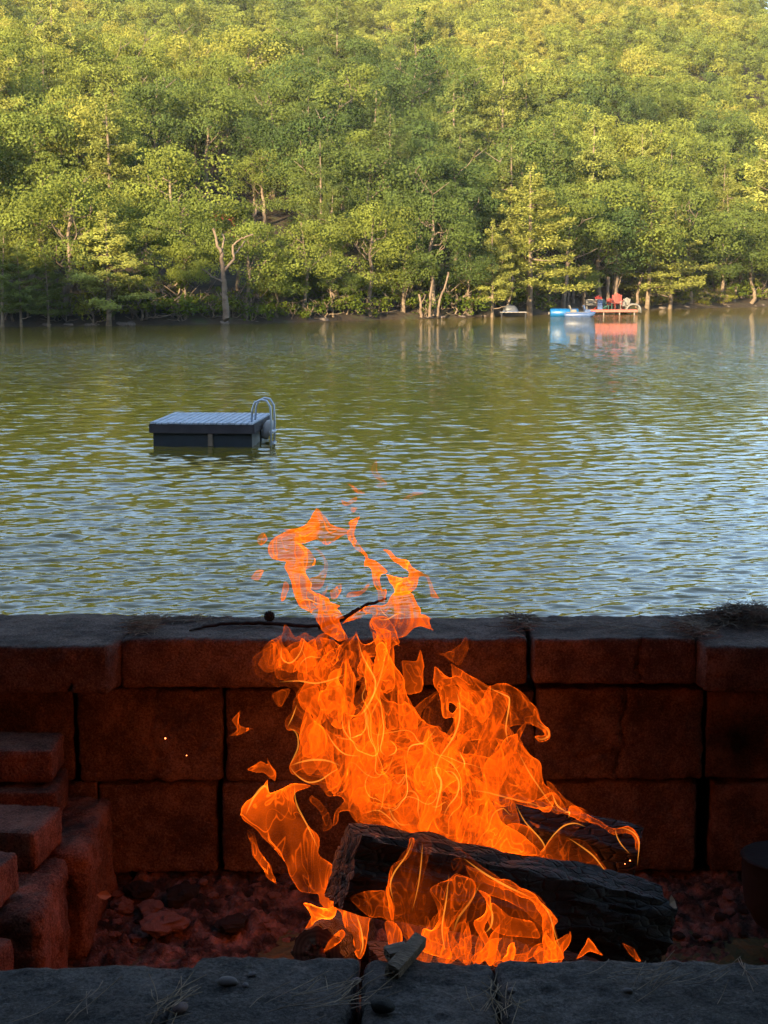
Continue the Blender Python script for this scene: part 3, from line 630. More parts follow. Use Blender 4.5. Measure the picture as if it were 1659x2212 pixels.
# ------------------------------------------------------------------ fire pit
STN = [(0.25, (0.045, 0.028, 0.022)), (0.5, (0.10, 0.064, 0.050)), (0.75, (0.19, 0.125, 0.10))]
SOOT = tuple(onY(1592, 1605, 3.53))
def stone_mat(name, tint=1.0, bsc=70.0):
    m, t, b, L = mat(name); tc = N(t, 'TexCoord'); geo = N(t, 'NewGeometry'); src = geo.outputs['Position']
    n = N(t, 'TexNoise', Scale=9.0, Detail=10.0, Roughness=0.7); L(src, n.inputs['Vector'])
    n3 = N(t, 'TexNoise', Scale=210.0, Detail=4.0, Roughness=0.8); L(src, n3.inputs['Vector'])
    mx = N(t, 'Mix'); mx.data_type = 'FLOAT'; mx.inputs[0].default_value = 0.5; L(n.outputs[0], mx.inputs[2]); L(n3.outputs[0], mx.inputs[3])
    r = ramp(t, mx.outputs[0], [(p, tuple(c * tint for c in col)) for p, col in [(0.43, STN[0][1]), (0.5, STN[1][1]), (0.585, STN[2][1])]])
    sv = N(t, 'VectorMath', operation='DISTANCE'); sv.inputs[1].default_value = SOOT; L(src, sv.inputs[0]); sa = N(t, 'Math', operation='ADD'); L(sv.outputs['Value'], sa.inputs[0])
    ns = N(t, 'TexNoise', Scale=14.0, Detail=6.0); L(src, ns.inputs['Vector']); sm = N(t, 'Math', operation='MULTIPLY'); sm.inputs[1].default_value = 0.16; L(ns.outputs[0], sm.inputs[0]); L(sm.outputs[0], sa.inputs[1])
    sr = N(t, 'MapRange'); sr.inputs[1].default_value = 0.10; sr.inputs[2].default_value = 0.20; L(sa.outputs[0], sr.inputs[0]); so_ = N(t, 'Mix'); so_.data_type = 'RGBA'; so_.inputs[6].default_value = (0.008, 0.007, 0.007, 1); L(sr.outputs[0], so_.inputs[0]); L(r.outputs[0], so_.inputs[7])   # an old soot stain
    L(so_.outputs[2], b.inputs['Base Color']); b.inputs['Roughness'].default_value = 0.93; b.inputs['Specular IOR Level'].default_value = 0.2
    v = N(t, 'TexVoronoi', Scale=150.0); v.feature = 'F1'; L(src, v.inputs['Vector'])
    n2 = N(t, 'TexNoise', Scale=bsc, Detail=10.0, Roughness=0.8); L(src, n2.inputs['Vector'])
    vm = N(t, 'Math', operation='MULTIPLY'); vm.inputs[1].default_value = 0.25; L(v.outputs['Distance'], vm.inputs[0]); ad = N(t, 'Math', operation='ADD'); L(vm.outputs[0], ad.inputs[0]); L(n2.outputs[0], ad.inputs[1])
    bp = N(t, 'Bump', Strength=1.0, Distance=0.010); L(ad.outputs[0], bp.inputs['Height']); L(bp.outputs[0], b.inputs['Normal']); return m
M['stone'] = stone_mat('rough_concrete_block'); STN = [(0, (0.05, 0.024, 0.017)), (0, (0.12, 0.058, 0.04)), (0, (0.22, 0.115, 0.08))]; M['paver'] = stone_mat('rough_paver', 1.0)
STN = [(0, (0.026, 0.022, 0.021)), (0, (0.066, 0.057, 0.053)), (0, (0.14, 0.12, 0.112))]; M['coping'] = stone_mat('grey_coping', 1.0)
def block(name, c, d, parent, res=0.008, rough=0.006, rnd=0.012, rz=0.0, cracks=(), m='stone', skew=0.0, seed=0):
    """rough split-faced block; cracks: polylines in (x, z) of the front face, local"""
    hx, hy, hz = [v / 2 for v in d]
    def ax(h): return np.linspace(-h, h, max(4, int(2 * h / res)))
    xs, ys, zs = ax(hx), ax(hy), ax(hz); VV, FF, n0 = [], [], 0
    for u, v, fix, sgn, wch in ((xs, zs, -hy, 1, 'y'), (xs, zs, hy, -1, 'y'), (xs, ys, hz, 1, 'z'), (xs, ys, -hz, -1, 'z'), (ys, zs, hx, 1, 'x'), (ys, zs, -hx, -1, 'x')):
        A, B = np.meshgrid(u, v); Fx = np.full_like(A, fix)
        P = {'y': (A, Fx, B), 'z': (A, B, Fx), 'x': (Fx, A, B)}[wch]; V = np.stack(P, -1).reshape(-1, 3)
        F = grid_faces(*A.shape); F = F if sgn > 0 else F[:, ::-1]
        VV.append(V); FF.append(F + n0); n0 += len(V)
    V = np.vstack(VV); F = np.vstack(FF); h = np.array([hx, hy, hz])
    q = np.clip(V, -(h - rnd), h - rnd); dlt = V - q; L_ = np.linalg.norm(dlt, axis=1)[:, None]; V = q + dlt / np.maximum(L_, 1e-9) * np.minimum(L_, rnd)
    W = V + np.array(c) + seed
    nrm = V - np.clip(V, -(h - rnd * 0.99), h - rnd * 0.99); nrm /= np.linalg.norm(nrm, axis=1)[:, None] + 1e-9
    lump = fbm(W * 9, 3) * rough * 1.3 + fbm(W * 45, 4, 0.65) * rough * 1.2
    V2 = V + nrm * lump[:, None]
    V2 += np.stack([fbm(W * 6 + 40, 2), fbm(W * 6 + 80, 2), fbm(W * 6 + 120, 2)], -1) * rough * 0.9
    for cr, wd, dp in cracks:
        cr = np.array(cr, float); dmin = np.full(len(V), 9.0); wob = fbm(W * 60, 2) * 0.007
        for a, b_ in zip(cr[:-1], cr[1:]):
            t = np.clip(((V[:, [0, 2]] + wob[:, None] - a) @ (b_ - a)) / ((b_ - a) @ (b_ - a)), 0, 1)
            dmin = np.minimum(dmin, np.linalg.norm(V[:, [0, 2]] + wob[:, None] - a - t[:, None] * (b_ - a), axis=1))
        V2[:, 1] += np.where(V[:, 1] < -hy + rnd * 1.1, dp * np.clip(1 - dmin / wd, 0, 1), 0)
    V2[:, 0] += skew * V2[:, 1]
    o = put(name, mesh(name, V2, F, M[m]), parent, tuple(c), rz); return o
def wall_block(parent, x0, x1, y0, y1, Yf, dep=0.28, name='block', **kw):
    a = onY(x0, y0, Yf); b_ = onY(x1, y1, Yf); cx, cz = (a[0] + b_[0]) / 2, (a[2] + b_[2]) / 2
    return block(name, (cx, Yf + dep / 2, cz), (b_[0] - a[0], dep, a[2] - b_[2]), parent, **kw)
YW = 3.5
bw = put('back_wall', None); tag(bw, 'low rough block wall with cap stones behind the fire, above the lake', 'wall')
caps = [(-330, 270, 1397, 1501, 3.42, .34), (276, 706, 1381, 1486, 3.5, .25), (710, 1140, 1379, 1480, 3.52, .23), (1149, 1500, 1379, 1478, 3.5, .24), (1510, 1950, 1396, 1496, 3.44, .33)]
for i, (x0, x1, y0, y1, Yf, dep) in enumerate(caps):
    kw = {}
    if i == 3: kw['cracks'] = [([(0.065, 0.06), (0.055, 0.01), (0.06, -0.06)], 0.0065, 0.012)]
    if i == 0: kw['cracks'] = [([(0.22, -0.06), (0.235, -0.03)], 0.006, 0.015)]
    o = wall_block(bw, x0, x1, y0, y1, Yf, dep, 'cap_block', m='stone', rough=0.004, rnd=0.011, res=0.007, skew=[0.25, 0.15, 0, -0.05, -0.1][i], seed=i * 3, **kw)
YC = 3.535
rows = [(1491, 1686, [(-150, 158), (166, 479), (486, 815), (822, 1154), (1161, 1517), (1526, 1900)]),
        (1693, 1886, [(-110, 208), (214, 471), (477, 812), (818, 1146), (1152, 1500), (1540, 1900)]),
        (1893, 2060, [(-200, 235), (250, 560), (567, 900), (907, 1240), (1247, 1560), (1567, 1900)])]
for r_, (y0, y1, bl) in enumerate(rows):
    for k, (x0, x1) in enumerate(bl):
        kw = {}
        if r_ == 0 and k == 1: kw['cracks'] = [([(0.02, 0.11), (0.012, 0.05), (0.0, 0.0), (0.018, -0.05), (0.01, -0.11)], 0.006, 0.012)]
        if r_ == 0 and k == 4: kw['cracks'] = [([(0.02, 0.11), (0.005, 0.03), (0.012, -0.03), (-0.0, -0.06), (-0.002, -0.11)], 0.007, 0.015), ([(0, -0.05), (-0.05, -0.045), (-0.09, -0.055), (-0.12, -0.02)], 0.006, 0.012)]
        wall_block(bw, x0, x1, y0, y1, YC + (0.02 * (r_ == 2)) + random.uniform(-0.006, 0.006), 0.2, 'block', rough=0.0062, rnd=0.010, res=0.0065, seed=r_ * 7 + k * 2, **kw)
for sx in (-1, 1):                       # the wall runs on past both sides of the view
    for q in range(4):
        block('cap_block', (sx * (1.19 + 0.0 + 0.46 * (q + 0.5)) - (0.05 if sx < 0 else 0), YW + 0.15, WT - 0.052), (0.455, 0.3, 0.1), bw, rough=0.004, res=0.02, seed=90 + q)
        for r_ in range(3): block('block', (sx * (1.14 + 0.40 * (q + 0.5)), YC + 0.1, WT - 0.105 - 0.105 - 0.208 * r_), (0.39, 0.2, 0.2), bw, rough=0.008, res=0.02, seed=95 + q + r_)
# dark earth behind the joints
mb = MB(); mb.box((0, YC + 0.27, WT - 0.47), (5.6, 0.12, 0.72)); mb.build('core', M['forest_floor'], bw)

# front wall: only its broad cap stones show
fw = put('front_wall', None); tag(fw, 'broad grey coping stones in the foreground, nearest the viewer', 'wall')
fz = WT
for i, (x0, x1, yi, dep) in enumerate([(-260, 381, 2084, .3), (399, 762, 2062, .3), (776, 1058, 2067, .3), (1072, 1830, 2072, .3)]):
    a = onZ(x0, yi, fz); b_ = onZ(x1, yi, fz)
    o = block('cap_block', ((a[0] + b_[0]) / 2, a[1] - dep / 2, fz - 0.05), (b_[0] - a[0], dep, 0.1), fw, m='coping', rough=0.0048, rnd=0.014, res=0.006, skew=[0.22, 0.10, 0.05, 0.0][i], seed=30 + i)
    block('block', ((a[0] + b_[0]) / 2 + 0.05, a[1] - dep / 2, fz - 0.21), (b_[0] - a[0] - 0.01, dep - 0.04, 0.2), fw, rough=0.006, res=0.02, seed=40 + i)
    block('block', ((a[0] + b_[0]) / 2 - 0.05, a[1] - dep / 2, fz - 0.42), (b_[0] - a[0] - 0.01, dep - 0.04, 0.2), fw, rough=0.006, res=0.02, seed=50 + i)

# left side: ring of ledge stones with loose pavers on top
lw = put('left_ledge', None); tag(lw, 'low curved ledge of cracked stones on the left side of the pit', 'wall')
zE = onY(215, 1733, 3.42)[2]
for k, (xr, yc, dy, rz) in enumerate([(-0.635, 3.30, 0.36, 0.0), (-0.665, 2.94, 0.33, 0.07), (-0.72, 2.62, 0.3, 0.16)]):
    for q in range(2):
        block('ledge_stone', (xr - 0.16 + 0.02 * q, yc, zE - 0.13 - 0.26 * q), (0.32, dy, 0.255), lw, rough=0.009, rnd=0.022, rz=rz, res=0.008, m='paver', seed=60 + k + q * 5)
gp = 'loose pavers stacked on the left ledge'
def paver(px, py, Z, d, rz, label, seed):
    p = onZ(px, py, Z); e = put('paver', None); tag(e, label, 'paver', gp)
    bpy.data.objects.remove(e)
    o = block('paver', (p[0] - d[0] / 2 * math.cos(rz) , p[1] - d[1] / 2, Z - d[2] / 2), d, None, rough=0.004, rnd=0.009, rz=rz, res=0.007, m='paver', seed=seed)
    tag(o, label, 'paver', gp)
zp = zE + 0.085
paver(150, 1660, zp, (0.40, 0.17, 0.08), 0.04, 'loose paver third from the front in the left stack, touching the back wall', 70)
paver(128, 1733, zp, (0.36, 0.17, 0.08), -0.10, 'loose paver with a sharp orange-lit corner, second from the front on the left', 71)
paver(30, 1826, zp, (0.3, 0.17, 0.08), -0.2, 'loose paver with a crumbled end at the left edge, nearest of the upper row', 72)
paver(138, 1582, zp + 0.085, (0.42, 0.14, 0.075), 0.02, 'loose paver on top of the stack, flat against the back wall at the left', 73)
paver(18, 2005, zE - 0.02, (0.3, 0.16, 0.09), -0.25, 'loose paver in the lower left corner of the pit, beside the front coping', 74)

# pit floor, rubble, ash
M['ash'] = rough_mat('ash_and_rubble', [(0.38, (0.012, 0.008, 0.007)), (0.5, (0.085, 0.048, 0.04)), (0.66, (0.24, 0.14, 0.12))], 16.0, 1.0, 90, dist=0.02, detail=10)
zf0 = onY(829, 1912, 3.52)[2]
xs3 = np.linspace(-1.0, 1.0, 300); ys3 = np.linspace(1.9, 3.6, 250); X3, Y3 = np.meshgrid(xs3, ys3)
P3 = np.stack([X3 * 6, Y3 * 6, X3 * 0], -1).reshape(-1, 3)
Z3 = (zf0 + fbm(P3, 3) * 0.035 + np.abs(fbm(P3 * 4 + 3, 5, 0.65)) * 0.05).reshape(X3.shape) - 0.10 * np.clip((3.45 - Y3) / 1.2, 0, 1) + 0.0
o = put('ash_bed', mesh('ash_bed', np.stack([X3, Y3, Z3], -1).reshape(-1, 3), grid_faces(*X3.shape), M['ash'])); tag(o, kind='stuff', label='bed of ash and crumbled reddish rubble on the pit floor', cat='ash')
def pitz(x, y):
    i = int(np.clip((y - 1.9) / 1.7 * 249, 0, 249)); j = int(np.clip((x + 1) / 2 * 299, 0, 299)); return float(Z3[i, j])
M['rubble'] = rough_mat('rubble_stone', [(0.3, (0.06, 0.035, 0.03)), (0.7, (0.28, 0.17, 0.15))], 30.0, 0.8, 120, dist=0.006)
M['char'] = rough_mat('charred_lump', [(0.3, (0.006, 0.006, 0.006)), (0.7, (0.03, 0.026, 0.024))], 30.0, 0.8, 90, dist=0.006)
rub = []
for i in range(5):
    u = np.linspace(0, math.pi, 14); a = np.arange(20) * 2 * math.pi / 20 + i
    V = np.array([[math.sin(q) * math.cos(b_), math.sin(q) * math.sin(b_), math.cos(q) * 0.75] for q in u for b_ in a]); V *= (1 + 0.7 * fbm(V * 1.5 + i * 9, 4, 0.6))[:, None]
    F = [[r_ * 20 + j, r_ * 20 + (j + 1) % 20, (r_ + 1) * 20 + (j + 1) % 20, (r_ + 1) * 20 + j] for r_ in range(13) for j in range(20)]
    rub.append((mesh('rubble', V, F, M['rubble'], False), mesh('charred', V, F, M['char'], False)))
def stone(px, py, size, ch, label, group=None, flat=1.0):
    p = onZ(px, py, zf0 - 0.02); z = pitz(p[0], p[1])
    o = put('charred_lump' if ch else 'rubble_stone', rub[random.randrange(5)][1 if ch else 0], None, (p[0], p[1], z + size * 0.3), random.uniform(0, 6), (size * 1.2, size, size * 0.8 * flat))
    tag(o, label, 'charcoal' if ch else 'stone', group)
stone(352, 2035, 0.045, False, 'largest pinkish rubble stone, at the front left of the pit floor')
stone(327, 1995, 0.030, False, 'reddish rubble stone behind the largest one')
stone(395, 1975, 0.036, True, 'black charred lump right behind the largest rubble stone')
stone(265, 1990, 0.028, False, 'rough rubble stone left of the largest one')
stone(300, 1965, 0.030, True, 'black charred lump near the left ledge')
stone(500, 2035, 0.035, True, 'flat black charred lump between the rubble and the log end', None, 0.5)
stone(415, 1905, 0.022, False, 'small rubble stone at the foot of the back wall on the left')
for i in range(70):
    if i % 3: px, py = random.uniform(210, 640), random.uniform(1925, 2050)
    else: px, py = random.uniform(1440, 1640), random.uniform(1930, 2055)
    ch = random.random() < 0.3; sd = 'left' if px < 700 else 'right'
    stone(px, py, random.uniform(0.005, 0.015), ch, ('small black charred bit' if ch else 'small reddish rubble stone') + f' scattered on the {sd} side of the pit floor', f'{"charred bits" if ch else "rubble stones"} on the {sd} of the pit floor')
# black round pot at the right edge
M['pot'] = rough_mat('sooty_iron', [(0.3, (0.004, 0.004, 0.004)), (0.7, (0.012, 0.011, 0.011))], 20, 0.5, 80, dist=0.004)
p = onY(1690, 2010, 3.15)
mb = MB(); mb.lathe((p[0], p[1], p[2]), [(0.001, -0.01), (0.03, 0.0), (0.06, 0.02), (0.082, 0.06), (0.09, 0.11), (0.092, 0.165), (0.095, 0.168), (0.085, 0.172), (0.001, 0.172)], 36)
o = mb.build('iron_pot', M['pot'], None, True); tag(o, 'round black iron pot cut by the right edge, in the pit', 'pot')

# ------------------------------------------------------------------ logs
def log_mat(name, a, b_, sx=1.5):
    return rough_mat(name, [(0.3, a), (0.7, b_)], 14, 1.0, 34, dist=0.012, stretch=(sx, 9, 9), detail=10)
def char_mat():
    m, t, b, L = mat('charred_bark'); geo = N(t, 'TexCoord'); mp = N(t, 'Mapping'); mp.inputs['Scale'].default_value = (26, 60, 60); L(geo.outputs['Object'], mp.inputs[0])
    v = N(t, 'TexVoronoi', Scale=1.0); v.feature = 'DISTANCE_TO_EDGE'; L(mp.outputs[0], v.inputs['Vector']); n = N(t, 'TexNoise', Scale=2.5, Detail=9.0, Roughness=0.7); L(mp.outputs[0], n.inputs['Vector'])
    mr = N(t, 'MapRange'); mr.inputs[2].default_value = 0.14; L(v.outputs['Distance'], mr.inputs[0]); ad = N(t, 'Math', operation='ADD'); L(mr.outputs[0], ad.inputs[0]); L(n.outputs[0], ad.inputs[1])
    bp = N(t, 'Bump', Strength=1.0, Distance=0.012); L(ad.outputs[0], bp.inputs['Height']); L(bp.outputs[0], b.inputs['Normal'])
    r = ramp(t, n.outputs[0], [(0.35, (0.002, 0.002, 0.002)), (0.62, (0.004, 0.0034, 0.003)), (0.82, (0.016, 0.013, 0.012))]); L(r.outputs[0], b.inputs['Base Color']); b.inputs['Roughness'].default_value = 0.75; return m
M['log'] = char_mat(); M['log_old'] = log_mat('charred_wood_old', (0.004, 0.0035, 0.003), (0.018, 0.014, 0.012)); M['endgrain'] = None
m, t, b, L = mat('end_grain'); M['endgrain'] = m; tc = N(t, 'TexCoord'); wv = N(t, 'TexWave', Scale=42.0, Distortion=4.5, Detail=4.0); wv.wave_type = 'RINGS'; wv.rings_direction = 'Y'
L(tc.outputs['Object'], wv.inputs['Vector']); r = ramp(t, wv.outputs[0], [(0.0, (0.07, 0.035, 0.022)), (1.0, (0.12, 0.065, 0.042))]); L(r.outputs[0], b.inputs['Base Color']); b.inputs['Roughness'].default_value = 0.9
def log(name, A, B, sec, label, m='log', rough=0.006, seed=0, grain=None):
    """A, B: end centres; sec: outline (across, up) of the cross-section"""
    A, B = np.array(A, float), np.array(B, float); t = B - A; L_ = np.linalg.norm(t); t /= L_
    u = np.cross(t, [0, 0, 1]); u /= np.linalg.norm(u); v = np.cross(u, t); n = len(sec); k = max(12, int(L_ / 0.01))
    S_ = np.array(sec, float); R_ = 72; ang = np.linspace(0, n, R_, endpoint=False); S2 = np.stack([np.interp(ang, np.arange(n + 1), np.append(S_[:, i], S_[0, i])) for i in (0, 1)], -1)
    V = []
    for i in range(k + 1):
        f = i / k; P = A + t * L_ * f; e_ = 1 - 0.05 * (abs(f - 0.5) * 2) ** 20
        Q = P + (S2[:, :1] * u + S2[:, 1:] * v) * e_; al = np.c_[np.full(R_, f * L_ * 5 + seed), S2 * 26]; al2 = np.c_[np.full(R_, f * L_ * 18 + seed), S2 * 110]
        dn = (fbm(al, 3) * 1.6 + fbm(al2, 2)) * rough; rad = S2 / (np.linalg.norm(S2, axis=1)[:, None] + 1e-9)
        V.append(Q + (rad[:, :1] * u + rad[:, 1:] * v) * dn[:, None])
    F = [[i * R_ + j, i * R_ + (j + 1) % R_, (i + 1) * R_ + (j + 1) % R_, (i + 1) * R_ + j] for i in range(k) for j in range(R_)]
    e = put(name, None, loc=tuple((A + B) / 2)); tag(e, label, 'log'); off = (A + B) / 2
    V = np.vstack(V) - off; put('bark', mesh('bark', V, F, M[m]), e)
    for wch in (0, 1):
        ring = V[:R_] if wch == 0 else V[-R_:]; c = ring.mean(0); W = [c]
        for f in (0.35, 0.7, 1.0):
            q = c + (ring - c) * f; q = q + t * ((fbm(q * 60 + seed, 2) * 0.004)[:, None]) * (f < 1); W.append(q)
        Vc = np.vstack(W) - c; Fc = [[0, 1 + j, 1 + (j + 1) % R_, 1 + (j + 1) % R_] for j in range(R_)] + [[1 + a * R_ + j, 1 + a * R_ + (j + 1) % R_, 1 + (a + 1) * R_ + (j + 1) % R_, 1 + (a + 1) * R_ + j] for a in range(2) for j in range(R_)]
        mb = MB(); mb.add(Vc, Fc); o = mb.build('end_face', grain or M[m], e, True); o.location = tuple(c)
    return e
h1 = 0.07
log('split_log', onY(742, 1872, 2.62), onY(1418, 2006, 2.80), [(-0.05, -h1), (0.05, -h1 * 0.9), (0.065, 0.0), (0.04, h1), (-0.045, h1 * 1.05), (-0.06, 0)], 'large black split log lying across the fire, in front', rough=0.011, seed=1)
log('split_log', onY(1060, 1765, 3.05), onY(1378, 1845, 2.98), [(-0.045, -0.045), (0.045, -0.045), (0.05, 0.02), (0.0, 0.055), (-0.05, 0.03)], 'black split log behind, its right end pointing at the right wall', seed=2)
log('round_log', onY(684, 2062, 2.62), onY(760, 2010, 3.0), [(0.052 * math.cos(a), 0.05 * math.sin(a)) for a in np.arange(10) * 0.628], 'round log low at the left, its ringed end facing the viewer', seed=3, grain=M['endgrain'])
log('split_log', onY(800, 2110, 2.75), onY(1300, 2120, 2.95), [(-0.05, -0.05), (0.05, -0.05), (0.05, 0.04), (-0.05, 0.05)], 'charred log lowest in the fire, mostly behind the coping', seed=4)
M['oldwood'] = rough_mat('weathered_splinter', [(0.3, (0.05, 0.034, 0.024)), (0.7, (0.22, 0.155, 0.11))], 12, 1.0, 30, dist=0.004, stretch=(2, 14, 14))
a = onZ(845, 2098, WT + 0.012); b2 = onZ(905, 2030, WT + 0.018)
o = log('wood_splinter', a, b2, [(-0.009, -0.007), (0.009, -0.008), (0.01, 0.004), (-0.004, 0.009)], 'pale weathered wood splinter lying on the front coping at its middle', 'oldwood', rough=0.0014, seed=6); o['category'] = 'wood piece'
a = onZ(835, 2062, WT + 0.004); b2 = onZ(880, 2052, WT + 0.006)
o = log('wood_splinter', a, b2, [(-0.012, -0.005), (0.012, -0.005), (0.01, 0.005), (-0.01, 0.006)], 'mossy bark chip just behind the pale splinter', 'oldwood', rough=0.002, seed=7); o['category'] = 'wood piece'

# ------------------------------------------------------------------ small things on the walls
M['straw'] = rough_mat('dry_needles', [(0.3, (0.10, 0.065, 0.04)), (0.7, (0.34, 0.25, 0.17))], 30, 0.0); M['straw_dark'] = rough_mat('old_needles', [(0.3, (0.05, 0.036, 0.027)), (0.7, (0.30, 0.22, 0.16))], 30, 0.0)
def needles(name, c, sx, sy, hz, n, label, m='straw', length=(0.03, 0.09), seed=0, rad=0.0007, ang=None):
    g = np.random.default_rng(seed); mb = MB()
    for i in range(n):
        a = g.uniform(0, 6.28) if ang is None else g.normal(ang, 0.35); L_ = g.uniform(*length)
        x, y = g.normal(0, sx / 2.2), g.normal(0, sy / 2.2); zc = hz * max(0, 1 - (x / sx) ** 2 - (y / sy) ** 2) * g.random() + 0.002
        u = np.linspace(-0.5, 0.5, 5); bend = g.normal(0, 0.25); cv = u * u * bend
        P = np.c_[x + L_ * (u * math.cos(a) - cv * math.sin(a)), y + L_ * (u * math.sin(a) + cv * math.cos(a)), np.maximum(zc + L_ * (u * g.normal(0, 0.13) + cv * g.normal(0, .6)), 0.001)]
        mb.tube(P, rad, 3, cap=False)
    o = mb.build(name, M[m], None, True); o.location = tuple(c); tag(o, label, 'pine needles', kind='stuff'); return o
top = WT + 0.004
needles('pine_needles', onZ(310, 1352, top), 0.035, 0.09, 0.02, 130, 'pale straw-like needle tuft caught in the left joint of the back wall', seed=1)
needles('pine_needles', onZ(400, 1340, top), 0.13, 0.03, 0.006, 90, 'thin drift of needles on the back wall left of the round cone', 'straw_dark', seed=2)
needles('pine_needles', onZ(1125, 1345, top), 0.035, 0.09, 0.015, 120, 'dark needle tuft in the joint right of the flames', 'straw_dark', seed=3)
needles('pine_needles', onZ(1610, 1338, top), 0.13, 0.06, 0.035, 620, 'deep tangled pile of dark needles at the right end of the back wall', 'straw_dark', (0.05, 0.12), seed=4)
needles('pine_needles', onZ(1500, 1362, top), 0.04, 0.09, 0.015, 160, 'needles spilling into the right joint of the back wall', 'straw_dark', seed=5)
needles('pine_needles', onZ(1300, 1355, top), 0.22, 0.06, 0.003, 26, 'few single needles on the right cap stone of the back wall', 'straw_dark', (0.04, 0.1), seed=6)
for i, (px, py, n, an, lab) in enumerate([(372, 2165, 16, 1.35, 'dry grass strands in the left joint of the coping'), (760, 2150, 14, 0.9, 'dry strands across the second joint of the coping'), (700, 2170, 14, 0.6, 'thin strands on the coping below the round log'),
        (1068, 2170, 18, 1.5, 'dry strands in the joint below the fire'), (1440, 2110, 14, 0.7, 'loose needles on the right coping stone'), (200, 2170, 6, 1.0, 'few loose needles on the left coping stone'), (1610, 2120, 8, 0.8, 'loose needles at the right end of the coping')]):
    needles('pine_needles', onZ(px, py, WT + 0.004), 0.025 + 0.04 * (n < 15), 0.04, 0.008, n, lab, 'straw' if i in (0, 1, 3) else 'straw_dark', (0.04, 0.1), seed=20 + i, rad=0.0006, ang=an)
# pine cone, twig
M['cone'] = rough_mat('dark_cone', [(0.3, (0.012, 0.009, 0.008)), (0.7, (0.05, 0.035, 0.028))], 40, 0.6, 100, dist=0.003)
p = onZ(582, 1343, WT + 0.004); g = np.random.default_rng(4); mb = MB()
u = np.linspace(0, math.pi, 9)
mb.lathe((0, 0, 0.0), [(max(0.0005, 0.0095 * math.sin(q)), -0.011 * math.cos(q)) for q in u], 14)
for k in range(60):
    f = (k + 0.5) / 60; zz = 1 - 2 * f; rr_ = math.sqrt(1 - zz * zz); a = k * 2.4; d = np.array([rr_ * math.cos(a), rr_ * math.sin(a), zz]); q = d * 0.0105
    mb.tube([q, q + d * 0.0022 + [0, 0, 0.001], q + d * 0.003 + [0, 0, 0.003]], [0.0022, 0.0018, 0.0003], 5)
o = mb.build('round_cone', M['cone'], None, True); o.location = (p[0], p[1], p[2] + 0.012); tag(o, 'round dark cone sitting on the back wall left of the flames', 'cone')
def twig(name, pts, rads, label, hs):
    P = np.array([onZ(x, y, WT + h) for (x, y), h in zip(pts, hs)]); n = 26; t0 = np.linspace(0, 1, len(P)); tt = np.linspace(0, 1, n)
    Q = np.stack([np.interp(tt, t0, P[:, k]) for k in range(3)], -1); Q += np.random.default_rng(3).normal(0, 0.0012, Q.shape); mb = MB(); mb.tube(Q, np.interp(tt, t0, rads), 7)
    o = mb.build(name, M['cone'], None, True); tag(o, label, 'twig')
twig('twig', [(408, 1362), (440, 1353), (500, 1347), (560, 1346), (640, 1350), (700, 1352)], [0.002, 0.004, 0.0045, 0.005, 0.005, 0.004], 'long dark curved twig on the back wall left of the flames', [.004, .006, .006, .006, .006, .006])
P = np.array([onY(x, y, 3.62) for x, y in [(690, 1352), (745, 1335), (770, 1318), (800, 1303), (835, 1294)]]); mb = MB()
tt = np.linspace(0, 4, 22); Q = np.stack([np.interp(tt, np.arange(5), P[:, k]) for k in range(3)], -1) + np.random.default_rng(8).normal(0, 0.0015, (22, 3)); mb.tube(Q, np.linspace(0.007, 0.003, 22), 7)
o = mb.build('twig', M['cone'], None, True); tag(o, 'dark crooked twig rising behind the flames over the wall edge', 'twig')
# pebbles on the coping, leaf in the pit
peb = []
for i in range(3):
    u = np.linspace(0, math.pi, 9); a = np.arange(14) * 2 * math.pi / 14
    V = np.array([[math.sin(q) * math.cos(b_), math.sin(q) * math.sin(b_), math.cos(q)] for q in u for b_ in a]); V *= (1 + 0.25 * fbm(V + i * 5, 2))[:, None]
    F = [[r_ * 14 + j, r_ * 14 + (j + 1) % 14, (r_ + 1) * 14 + (j + 1) % 14, (r_ + 1) * 14 + j] for r_ in range(8) for j in range(14)]; peb.append((V, F))
M['peb'] = rough_mat('pebble', [(0.3, (0.07, 0.06, 0.06)), (0.7, (0.18, 0.155, 0.155))], 60, 0.5, 200, dist=0.002); M['pebred'] = rough_mat('pink_pebble', [(0.3, (0.09, 0.06, 0.055)), (0.7, (0.2, 0.135, 0.13))], 60, 0.5, 200, dist=0.002)
for i, (px, py, s, mm, lab) in enumerate([(492, 2120, 0.0095, 'peb', 'oval grey pebble on the second coping stone'), (388, 2178, 0.0090, 'pebred', 'pinkish pebble beside the left joint of the coping'), (825, 2172, 0.012, 'char', 'dark lump on the coping below the splinter'),
        (545, 2105, 0.0045, 'peb', 'small pale stone chip right of the oval pebble'), (530, 2128, 0.004, 'peb', 'tiny stone chip below right of the oval pebble'), (771, 2118, 0.005, 'pebred', 'small flat pinkish chip right of the second joint'), (1105, 2140, 0.006, 'peb', 'pale crusty lump right of the joint below the fire'),
        (1357, 2140, 0.005, 'peb', 'small pale chip on the right coping stone')]):
    V, F = peb[i % 3]; o = put('pebble', mesh('pebble', V, F, M[mm]), None, tuple(onZ(px, py, WT + s * 0.5)), i * 1.3, (s * 1.35, s, s * 0.65)); tag(o, lab, 'pebble')
M['dryleaf'] = plain('dry_leaf', (0.2, 0.11, 0.06), 0.8)
